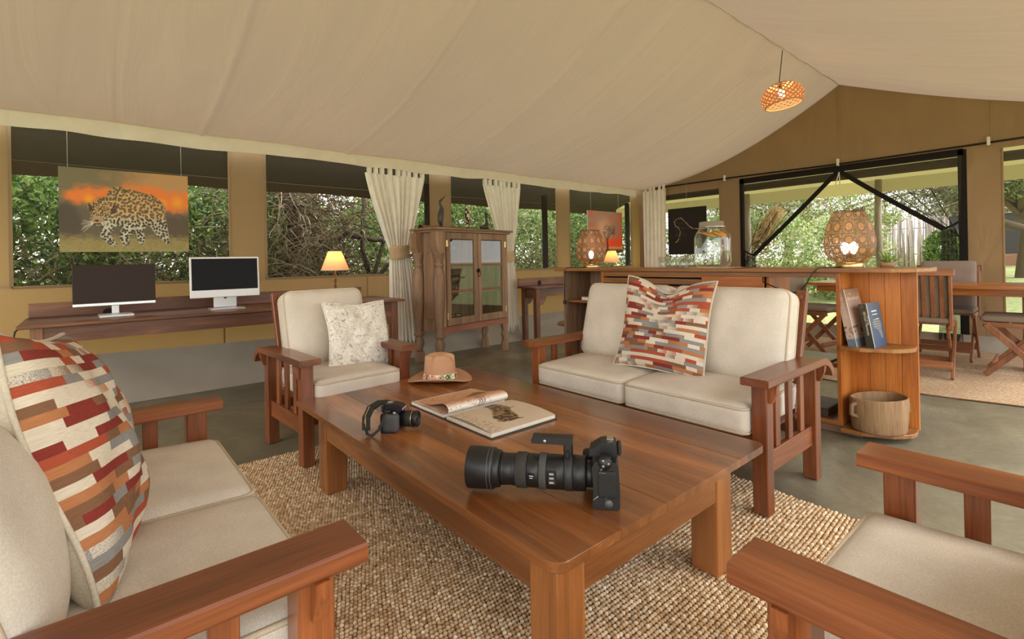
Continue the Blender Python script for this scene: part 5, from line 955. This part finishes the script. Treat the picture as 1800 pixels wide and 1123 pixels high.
# ------------------------------------------------------------------ bar counter with open shelves at both ends
CZ = 1.012
def bar_unit():
    t = thing('bar_counter', 'long timber bar counter with open end shelves behind the loveseat', 'counter', (0, 0, 0)); X0, X1 = 3.46, 3.84
    top = [(3.86, .62), (3.86, 3.56), (3.62, 3.56), (3.44, 3.42), (3.43, 3.30), (3.43, 1.02), (3.43, .90), (3.47, .76), (3.56, .66), (3.68, .62)]
    obj('countertop', slab(list(reversed(top)) if False else [top[i] for i in (0, 1, 2, 3, 4, 5, 6, 7, 8, 9)], CZ - .026, CZ, .004), BW[1], t)
    up_ = lambda y, x0=X0, x1=X1, z0=.06, z1=CZ - .026: obj('upright', MB().box(x0, y - .012, z0, x1, y + .012, z1, .002), PW[2], t)
    up_(1.02); up_(1.445, 3.50); up_(2.84); obj('upright', MB().box(X0, 3.288, .06, X1, 3.312, CZ - .026, .002), CW[2], t)
    obj('plinth', MB().box(3.50, .92, 0, 3.80, 3.36, .055, .003), CW[1], t); obj('bottom_board', MB().box(X0, 1.032, .055, X1, 3.288, .080, .002), BW[1], t)
    obj('front_panel', MB().box(X0 - .004, 1.457, .70, X0 + .016, 1.90, .955, .002), PW[1], t); obj('front_panel', MB().box(X0 + .02, 1.457, .08, X0 + .04, 2.828, .70, .002), PW[2], t)
    obj('top_rail', MB().box(X0, 1.032, .955, X0 + .022, 2.83, CZ - .026, .002), BW[1], t)
    for z0, z1 in ((.955 - .012, .955), (.888, .930), (.818, .872), (.72, .806)): obj('slat', MB().box(X0 - .002, 1.902, z0, X0 + .014, 2.828, z1, .002), BW[1], t)
    obj('slat_backing', MB().box(X0 + .05, 1.902, .70, X0 + .06, 2.828, .985, .001), plain('gap_shadow', srgb(26, 20, 16), .9), t)  # near-black sheet standing in for the shade behind the slats
    obj('back_board', MB().box(X1 - .014, 1.457, .08, X1, 3.288, CZ - .026, .002), CW[2], t)
    for z in (.69, .36): obj('shelf', MB().box(X0 + .02, 2.852, z, X1 - .014, 3.288, z + .022, .002), BW[1], t)
    obj('shelf', MB().box(X0 + .04, 1.032, .40, X1, 1.433, .425, .002), BW[1], t)
    # boarded end back panels with rounded shelves
    for k in range(4): y = .69 + .08 * k; obj('end_board', MB().box(3.73, y + .0008, .045, 3.752, y + .0792, CZ - .026, .0015), PW[2], t)
    q = [(3.728, .695), (3.728, 1.008), (3.43, 1.008), (3.43, .905), (3.50, .765), (3.58, .70), (3.64, .685)]
    for z in (.030, .522): obj('corner_shelf', slab(q, z, z + .024, .003), BW[0], t)
    for k in range(3): y = 3.312 + .075 * k; obj('end_board', MB().box(3.73, y + .0008, .045, 3.752, y + .0742, CZ - .026, .0015), CW[2], t)
    for z in (.45, .04): obj('corner_shelf', slab([(3.728, 3.53), (3.60, 3.52), (3.50, 3.44), (3.47, 3.36), (3.47, 3.312), (3.728, 3.312)], z, z + .024, .003), BW[0], t)
bar_unit()
def lantern_mat():
    m, t, p = newmat('pierced_metal'); out = t.nodes['Material Output']; tc = nd(t, 'ShaderNodeTexCoord'); sp = nd(t, 'ShaderNodeSeparateXYZ', {0: tc.outputs['UV']})
    X = mth(t, 'SUBTRACT', mth(t, 'FRACT', mth(t, 'MULTIPLY', sp.outputs[0], 12.0)), .5); Y = mth(t, 'SUBTRACT', mth(t, 'FRACT', mth(t, 'MULTIPLY', sp.outputs[1], 5.0)), .5)
    r_ = mth(t, 'SQRT', mth(t, 'ADD', mth(t, 'MULTIPLY', X, X), mth(t, 'MULTIPLY', Y, Y))); an = mth(t, 'ARCTAN2', Y, X)
    dots = mth(t, 'MULTIPLY', mth(t, 'MULTIPLY', mth(t, 'GREATER_THAN', r_, .335), mth(t, 'LESS_THAN', r_, .40)), mth(t, 'GREATER_THAN', mth(t, 'SINE', mth(t, 'MULTIPLY', an, 18.0)), -.1))
    lat = mth(t, 'MULTIPLY', mth(t, 'SINE', mth(t, 'MULTIPLY', mth(t, 'ADD', X, Y), 27.0)), mth(t, 'SINE', mth(t, 'MULTIPLY', mth(t, 'SUBTRACT', X, Y), 27.0))); latm = mth(t, 'MULTIPLY', mth(t, 'GREATER_THAN', r_, .42), mth(t, 'GREATER_THAN', mth(t, 'ABSOLUTE', lat), .28))
    mx_ = mth(t, 'MAXIMUM', mth(t, 'ABSOLUTE', X), mth(t, 'ABSOLUTE', Y)); latm = mth(t, 'MULTIPLY', latm, mth(t, 'LESS_THAN', mx_, .47)); disc = mth(t, 'LESS_THAN', r_, .265); hole = mth(t, 'MAXIMUM', mth(t, 'MAXIMUM', dots, latm), mth(t, 'MULTIPLY', disc, .40))
    p.inputs['Base Color'].default_value = srgb(92, 60, 40); p.inputs['Metallic'].default_value = .2; p.inputs['Roughness'].default_value = .45
    tl = nd(t, 'ShaderNodeBsdfTranslucent', {0: srgb(222, 170, 124)}); m1 = nd(t, 'ShaderNodeMixShader', {0: mth(t, 'MULTIPLY_ADD', disc, .16, .05), 1: p.outputs[0], 2: tl.outputs[0]})
    tr = nd(t, 'ShaderNodeBsdfTransparent'); mx = nd(t, 'ShaderNodeMixShader', {0: hole, 1: m1.outputs[0], 2: tr.outputs[0]}); t.links.new(mx.outputs[0], out.inputs[0]); return m
M_lan = lantern_mat()
def lantern(label, loc, nb, cord):
    t = thing('pierced_lantern', label, 'lamp', loc, 0, 'pierced lanterns on the bar counter')
    pr_ = [(.072, .030), (.105, .055), (.128, .09), (.137, .13), (.137, .17), (.130, .22), (.116, .275), (.095, .325), (.080, .352)]
    def sh(u, v):
        q = v * (len(pr_) - 1); i = min(len(pr_) - 2, int(q)); f = q - i; r_ = pr_[i][0] * (1 - f) + pr_[i + 1][0] * f; z = pr_[i][1] * (1 - f) + pr_[i + 1][1] * f; a = 2 * PI * u; return (r_ * math.cos(a), r_ * math.sin(a), z)
    obj('pierced_shade', MB().grid(sh, 72, 32, uv=True), M_lan, t); obj('base_ring', MB().lathe([(0, 0), (.070, 0), (.072, .004), (.072, .030), (.066, .034), (0, .034)], 36), M_brass, t)
    obj('top_rim', MB().tube([(.080 * math.cos(a), .080 * math.sin(a), .352) for a in (2 * PI * k / 40 for k in range(40))], .0028, 5, closed=True), plain('dark_bronze', srgb(90, 66, 48), .4, .6), t)
    obj('lamp_holder', MB().lathe([(0, .034), (.016, .034), (.016, .085), (0, .085)], 12), M_dark, t)
    for k in range(nb):
        y = .026 * (2 * k - 1) if nb > 1 else 0; obj('bulb', MB().lathe([(0, .085), (.012, .090), (.021, .115), (.023, .135), (.014, .155), (0, .162)], 14, Matrix.Translation((y * .76, -y * .65, 0))), M_bulb, t)
    plamp(t, (0, 0, .21), 1.0, .03); obj('cord', MB().tube(cord, .0042, 6), M_black, t); return t
l1 = lantern('lit pierced metal lantern at the far end of the bar counter', (3.60, 3.08, CZ), 1, [(-.06, .02, .006), (-.12, .10, .006), (-.165, .16, .006), (-.172, .18, -.02), (-.172, .185, -.12), (-.17, .19, -.30)])
obj('cord_plug', MB().rbox(.02, .028, .04, .006, Matrix.Translation((-.17, .19, -.32)), 0, 5), M_black, l1)
l2 = lantern('large lit pierced metal lantern with two bulbs at the near end of the bar counter', (3.60, .995, CZ), 2, [(-.07, .03, .006), (-.13, .08, .006), (-.165, .12, .006), (-.178, .15, -.03), (-.178, .19, -.10), (-.178, .23, -.15), (-.18, .26, -.155), (-.178, .38, -.12), (-.176, .45, -.09), (-.15, .46, -.06)])
obj('inline_switch', MB().rbox(.02, .075, .022, .007, Matrix.Translation((-.18, .255, -.158))), M_black, l2)
# glass dispenser jar, tumblers, paper, plant
jar = thing('drinks_dispenser', 'large clear glass drinks jar with metal lid and orange slices on the bar', 'jar', (3.60, 1.885, CZ + .004))
jp = [(0, 0), (.10, 0), (.122, .012), (.130, .04), (.130, .215), (.122, .250), (.098, .285), (.090, .300), (.090, .318)]
obj('glass_body', MB().lathe(jp, 40), M_glass, jar); 
obj('lid', MB().lathe([(0, .345), (.085, .345), (.092, .340), (.092, .312), (.096, .308), (.096, .300), (.088, .300)], 36), M_chrome, jar); obj('tap', MB().tube([(-.126, -.02, .05), (-.155, -.024, .05), (-.165, -.026, .035)], [.012, .011, .008], 10), M_chrome, jar); obj('tap_lever', MB().tube([(-.150, -.023, .055), (-.152, -.024, .085)], .005, 8), M_chrome, jar)
for k in range(6):
    a = k * 1.05; sl_ = tag(obj('orange_slice', MB().lathe([(0, -.004), (.036, -.004), (.040, -.002), (.040, .002), (.036, .004), (0, .004)], 20, Matrix.Rotation(R(8 + 5 * k), 4, 'X') @ Matrix.Rotation(R(18 - 6 * k), 4, 'Y')), plain('orange_flesh', srgb(236, 150, 40), .4, noise=.15)), ('front', 'front right', 'rear right', 'rear', 'rear left', 'front left')[(k + 3) % 6] + ' orange slice floating near the top of the drinks jar', 'fruit', 'orange slices in the drinks jar'); sl_.location = (3.60 + .062 * math.cos(a), 1.885 + .062 * math.sin(a), CZ + .262 - .006 * (k % 2))
tn = MB(); n_t = ['front tumbler nearest the drinks jar', 'front tumbler in the middle of the row by the drinks jar', 'front tumbler farthest from the drinks jar', 'rear tumbler nearest the drinks jar', 'rear tumbler in the middle of the row by the drinks jar', 'rear tumbler farthest from the drinks jar']
tm = MB().lathe([(0, 0), (.030, 0), (.032, .004), (.037, .092), (.0345, .092), (.030, .012), (0, .010)], 24); tum = obj('tumbler', tm, M_glass)
for k in range(6):
    o = tum if k == 0 else tum.copy()
    if k: COL.objects.link(o)
    o.location = (3.53 + .09 * (k // 3), 2.09 + .088 * (k % 3), CZ); tag(o, 'clear glass, ' + n_t[k], 'glass', 'tumblers on the bar counter')
tag(obj('paper_mat', MB().grid(lambda u, v: (3.46 + .36 * u, 1.60 + .46 * v, CZ + .0015 + .020 * max(0, .25 - v) * (1 + u)), 10, 12), M_cream), 'white paper mat lying under the drinks jar', 'mat')
pt = thing('potted_succulent', 'small green leafy rosette plant beside the near pierced lantern', 'plant', (3.76, .84, CZ)); obj('pot', MB().lathe([(0, 0), (.035, 0), (.042, .03), (.038, .03), (0, .026)], 18), plain('plant_pot', srgb(150, 116, 88), .7), pt)
M_suc = plain('succulent', srgb(112, 140, 58), .5, noise=.2)
for k in range(16):
    a = k * 2.4; l = .05 + .02 * (k % 3); e = R(20 + 3.2 * k); d_ = Vector((math.cos(a) * math.cos(e), math.sin(a) * math.cos(e), math.sin(e))); s_ = Vector((-math.sin(a), math.cos(a), 0)); b_ = Vector((0, 0, .026)); n_ = d_.cross(s_)
    obj('leaf', MB().add([b_, b_ + d_ * l * .55 + s_ * .011, b_ + d_ * l, b_ + d_ * l * .55 - s_ * .011, b_ + d_ * l * .5 - n_ * .006], [(0, 1, 4), (1, 2, 4), (2, 3, 4), (3, 0, 4), (0, 3, 2), (0, 2, 1)]), M_suc, pt)
# books and pot in the near corner shelf
def text(s, size, M, m, parent, ext=.0004, align='LEFT', name='lettering'):
    c = D.curves.new(name, 'FONT'); c.body = s; c.size = size; c.extrude = ext; c.align_x = align; o = D.objects.new(name, c); me = D.meshes.new_from_object(o); D.objects.remove(o); D.curves.remove(c); o = link(name, me, m, parent); o.matrix_local = M; return o
def upbook(label, y, th, dp, h, tilt, cols, nx=40, ny=90, x=3.455):
    t = thing('book', label, 'book', (x, y, .546)); t.rotation_euler = (R(tilt), 0, R(-4)); fs, fc = cols
    g = MB().grid(lambda u, v: (0, th * (1 - u), h * v), 12, ny); obj('spine', g, M_attr, t, raster(12, ny, fs))
    g = MB().grid(lambda u, v: (dp * u, 0, h * v), nx, ny); obj('front_cover', g, M_attr, t, raster(nx, ny, fc)); obj('page_block', MB().box(.003, .002, .002, dp - .004, th - .002, h - .002, 0), M_cream, t); obj('back_cover', MB().box(.0, th - .002, 0, dp, th, h, 0), M_attr if False else plain('cover_back', srgb(120, 100, 88), .5), t)
    obj('edge_highlight', MB().tube([(.0, .0, 0), (.0, .0, h)], .0022, 6), plain('highlight_white', srgb(230, 220, 206), .6), t); return t  # pale tube paints the highlight between spine and cover
def dust(U, V):
    n = len(U); c = lerp(np.tile(C3(206, 178, 160), (n, 1)), np.tile(C3(150, 112, 90), (n, 1)), sst(.45, 1, V)); c = lerp(C3(110, 128, 146) + 0 * c, c, sst(.13, .16, V)); s = (fbm(U * 9, V * 26, 5) > .56) & (V > .18) & (V < .36); return lerp(c, C3(84, 62, 50) + 0 * c, s * .8)
tb1 = upbook('tall pinkish brown wildlife book leaning on the left side of the corner shelf', .925, .046, .22, .345, -11, (dust, dust))
FM = Matrix(((1, 0, 0, 0), (0, 0, -1, 0), (0, 1, 0, 0), (0, 0, 0, 1)))       # text on the cover that faces -y
SM = Matrix(((0, 0, -1, 0), (0, -1, 0, 0), (-1, 0, 0, 0), (0, 0, 0, 1)))      # text running down the spine that faces -x
M_tx = plain('title_cream', srgb(222, 206, 178), .5)
text('LORE AND DUST', .023, Matrix.Translation((.018, -.0006, .278)) @ FM, M_tx, tb1); text('africa', .012, Matrix.Translation((.06, -.0006, .312)) @ FM, M_tx, tb1); text('LORE AND DUST', .020, Matrix.Translation((-.0006, .030, .325)) @ SM, M_tx, tb1)
def navy(U, V):
    n = len(U); c = lerp(np.tile(C3(58, 78, 112), (n, 1)), np.tile(C3(84, 96, 114), (n, 1)), V); d = np.minimum.reduce([cap(U, V * 1.4, .38, .74, .66, .70, .14, .18), cap(U, V * 1.4, .60, .68, .74, .34, .12, .08)]); st = .5 + .5 * np.sin(V * 120); return lerp(c, lerp(C3(150, 150, 140) + 0 * c, C3(84, 92, 104) + 0 * c, st), 1 - sst(-.01, .03, d))
def spn(U, V):
    n = len(U); c = np.tile(C3(58, 60, 52), (n, 1)); return lerp(c, C3(120, 104, 70) + 0 * c, (fbm(U * 6, V * 30, 4) > .5) * sst(.72, .8, V) * .7)
tb2 = upbook('navy covered field guide with dark green spine on the corner shelf', .842, .040, .20, .262, -9, (spn, navy), x=3.475)
text('African Mammals', .020, Matrix.Translation((-.0006, .024, .215)) @ SM, M_tx, tb2); text('field guide', .013, Matrix.Translation((-.0006, .010, .19)) @ SM, M_tx, tb2)
M_w = plain('title_white', srgb(236, 234, 226), .5); obj('title_rule', MB().box(.055, -.0008, .208, .135, 0, .215, 0).box(.060, -.0008, .190, .140, 0, .194, 0).box(.10, -.0008, .162, .15, 0, .165, 0), M_w, tb2)
ptw = thing('carved_tub', 'rough hewn wooden tub with side handles on the lowest corner shelf', 'tub', (3.548, .842, .056), R(-35)); M_tub = wood('old_tub', srgb(112, 84, 56), srgb(146, 114, 80), srgb(170, 138, 100), 2, .8)
def tub(u, v, r_): a = 2 * PI * u; return ((.150 * r_ + .006 * math.sin(3 * a)) * math.cos(a), (.128 * r_ + .004 * math.sin(2 * a + 1)) * math.sin(a), v + .008 * math.cos(a + .6) * (v > .15))
pb = MB(); P_ = [(.001, .0), (.90, .0), (.95, .012), (1.0, .09), (1.02, .19), (.985, .20), (.93, .195), (.90, .09), (.85, .03), (.001, .025)]
pb.grid(lambda u, v: tub(u, P_[min(9, int(round(v * 9)))][1], P_[min(9, int(round(v * 9)))][0]), 48, 9); obj('tub_wall', pb, M_tub, ptw)
for s in (-1, 1): obj('handle', MB().tube([(s * .148, 0, .165), (s * .178, 0, .155), (s * .182, 0, .105), (s * .144, 0, .085)], [.015, .013, .013, .015], 8), M_tub, ptw)
tag(obj('dark_book', MB().box(3.50, 1.10, .0805, 3.80, 1.36, .135, .004), plain('dark_leather', srgb(72, 54, 44), .5)), 'dark flat leather box on the bottom board of the bar', 'box')
tag(obj('silver_tray', MB().box(3.52, 1.08, .4255, 3.78, 1.36, .437, .004), plain('dull_steel', srgb(120, 118, 112), .35, .6)), 'dull steel tray on the middle shelf of the bar', 'tray')
bb_ = thing('cream_book', 'small cream book lying on the upper shelf at the far end of the bar', 'book', (3.50, 2.90, .7125)); obj('page_block', MB().box(0, 0, .004, .16, .22, .030, .002), M_cream, bb_); obj('cover', MB().box(-.003, -.003, 0, .163, .223, .004, .001).box(-.003, -.003, .030, .163, .223, .034, .001), plain('cover_tan', srgb(168, 140, 110), .6), bb_)

# ------------------------------------------------------------------ dining end
M_pad = fabric('mauve_pad', srgb(150, 134, 124), scale=200); M_pad2 = fabric('taupe_pad', srgb(134, 118, 104), scale=200)
def fold_chair(label, loc, rz, cover=False, g='slatted dining chairs'):
    # local: seat faces -y, back at +y
    t = thing('dining_chair', label, 'chair', loc, rz, g); w = .235
    for s in (-1, 1):
        x = s * w; obj('leg', MB().bar((x, .20, .012), (x, -.20, .455), .022, .045, .003, (1, 0, 0)), LW[2], t); obj('leg', MB().bar((x - s * .026, -.21, .012), (x - s * .026, .19, .46), .022, .045, .003, (1, 0, 0)), LW[2], t)
        obj('back_post', MB().bar((x, .195, .42), (x, .265, .93), .024, .04, .003, (1, 0, 0)), LW[2], t); obj('seat_rail', MB().bar((x - s * .01, -.22, .452), (x - s * .01, .22, .448), .022, .04, .003, (1, 0, 0)), LW[1], t)
    obj('top_rail', MB().box(-w - .03, .250, .885, w + .03, .284, .945, .004), LW[0], t); obj('lower_rail', MB().box(-w, .190, .475, w, .214, .515, .003), LW[0], t)
    for k in range(7): x = -w + .055 + (2 * w - .11) * k / 6; obj('slat', MB().bar((x, .203, .51), (x, .264, .89), .032, .012, .002, (1, 0, 0)), LW[2], t)
    for k in range(5): obj('seat_slat', MB().box(-w, -.215 + .086 * k, .462, w, -.145 + .086 * k, .474, .002), LW[0], t)
    obj('stretcher', MB().box(-w, .155, .085, w, .175, .150, .003), LW[0], t); obj('stretcher', MB().box(-w + .03, -.165, .085, w - .03, -.147, .140, .003), LW[0], t)
    obj('seat_pad', MB().rbox(.47, .46, .05, .02, Matrix.Translation((0, -.01, .50)), .010, 10), M_pad2, t)
    Mb = Matrix.Translation((0, .212 if not cover else .225, .73)) @ Matrix.Rotation(R(-8), 4, 'X') @ Matrix.Rotation(R(90), 4, 'X')
    obj('back_pad', MB().rbox(.45, .42 if not cover else .52, .028 if not cover else .11, .013 if not cover else .03, Mb, .004, 8), M_pad if cover else M_pad2, t)
    return t
def at(o, x, y): o.location.x = x; o.location.y = y
RZ2 = .014
fold_chair('slatted wooden folding chair with its back to the bar end panel', (5.72, 1.05, RZ2), R(94))
fold_chair('dining chair with mauve padded back on the far side of the dining table', (6.73, 1.02, RZ2), R(-88), True)
fold_chair('slatted folding chair at the near end of the dining table, cushion tilted', (6.16, .44, RZ2), R(182))
fold_chair('slatted folding chair seen through the open bar shelves', (6.16, 2.04, RZ2), R(-6))
dt = thing('dining_table', 'long polished orange timber dining table', 'table', (0, 0, 0)); DX0, DX1, DY0, DY1, DZ = 6.10, 6.86, .22, 2.10, .790
for k in range(4): a = DX0 + (DX1 - DX0) * k / 4; obj('plank', MB().box(a + .0006, DY0, DZ - .032, a + (DX1 - DX0) / 4 - .0006, DY1, DZ, .002), OW[1], dt)
for x in (DX0 + .05, DX1 - .07): obj('apron', MB().box(x, DY0 + .08, DZ - .095, x + .022, DY1 - .08, DZ - .032, .002), OW[1], dt)
for x in (DX0 + .30, DX1 - .36):
    for y in (DY0 + .16, DY1 - .46): obj('leg', MB().box(x, y, RZ2, x + .06, y + .06, DZ - .032, .003), OW[2], dt)

# ------------------------------------------------------------------ woven pendant
def pend_mat():
    m, t, p = newmat('woven_bamboo'); out = t.nodes['Material Output']; tc = nd(t, 'ShaderNodeTexCoord'); sp = nd(t, 'ShaderNodeSeparateXYZ', {0: tc.outputs['UV']}); a = mth(t, 'MULTIPLY', sp.outputs[0], 22.0); b = mth(t, 'MULTIPLY', sp.outputs[1], 7.0)
    s1 = mth(t, 'ABSOLUTE', mth(t, 'SUBTRACT', mth(t, 'FRACT', mth(t, 'ADD', a, b)), .5)); s2 = mth(t, 'ABSOLUTE', mth(t, 'SUBTRACT', mth(t, 'FRACT', mth(t, 'SUBTRACT', a, b)), .5)); hole = mth(t, 'MULTIPLY', mth(t, 'LESS_THAN', s1, .30), mth(t, 'LESS_THAN', s2, .30)); hole = mth(t, 'MULTIPLY', hole, mth(t, 'LESS_THAN', sp.outputs[1], .78))
    p.inputs['Base Color'].default_value = srgb(186, 124, 84); p.inputs['Roughness'].default_value = .7; tl = nd(t, 'ShaderNodeBsdfTranslucent', {0: srgb(220, 140, 86)}); m1 = nd(t, 'ShaderNodeMixShader', {0: .10, 1: p.outputs[0], 2: tl.outputs[0]})
    tr = nd(t, 'ShaderNodeBsdfTransparent'); mx = nd(t, 'ShaderNodeMixShader', {0: hole, 1: m1.outputs[0], 2: tr.outputs[0]}); t.links.new(mx.outputs[0], out.inputs[0]); return m
pe = thing('woven_pendant_lamp', 'lit woven bamboo dome pendant hanging from the tent ridge', 'lamp', (5.66, 2.14, 2.70))
pe.rotation_euler = (R(-8), R(-2), 0)
pp_ = [(.176, 0), (.200, .03), (.207, .075), (.200, .12), (.178, .165), (.140, .20), (.09, .222), (.03, .232)]
def dome(u, v):
    q = v * 7; i = min(6, int(q)); f = q - i; r_ = pp_[i][0] * (1 - f) + pp_[i + 1][0] * f; z = pp_[i][1] * (1 - f) + pp_[i + 1][1] * f; a = 2 * PI * u; return (r_ * math.cos(a), r_ * math.sin(a), z)
M_pend = pend_mat(); obj('dome_shade', MB().grid(dome, 64, 28, uv=True), M_pend, pe); obj('inner_lining', MB().grid(lambda u, v: tuple(Vector(dome(1 - u, .74 + .26 * v)) * .965 + Vector((0, 0, .004))), 64, 12), plain('lining_cream', srgb(236, 206, 160), .8), pe)
obj('rim', MB().tube([(.176 * math.cos(a), .176 * math.sin(a), 0) for a in (2 * PI * k / 48 for k in range(48))], .007, 6, closed=True), plain('rim_bamboo', srgb(206, 150, 104), .6), pe)
obj('bulb', MB().lathe([(0, .075), (.022, .085), (.034, .11), (.030, .14), (.014, .17), (0, .175)], 14), M_bulb, pe); obj('lamp_holder', MB().lathe([(0, .17), (.018, .17), (.018, .22), (0, .22)], 12), M_dark, pe); plamp(pe, (0, 0, .07), 2.5, .04)
obj('hanging_cord', MB().tube([(0, 0, .22), (0.0, 0, .26), (.020, -.079, .575)], [.008, .0045, .004], 6), M_dark, pe)
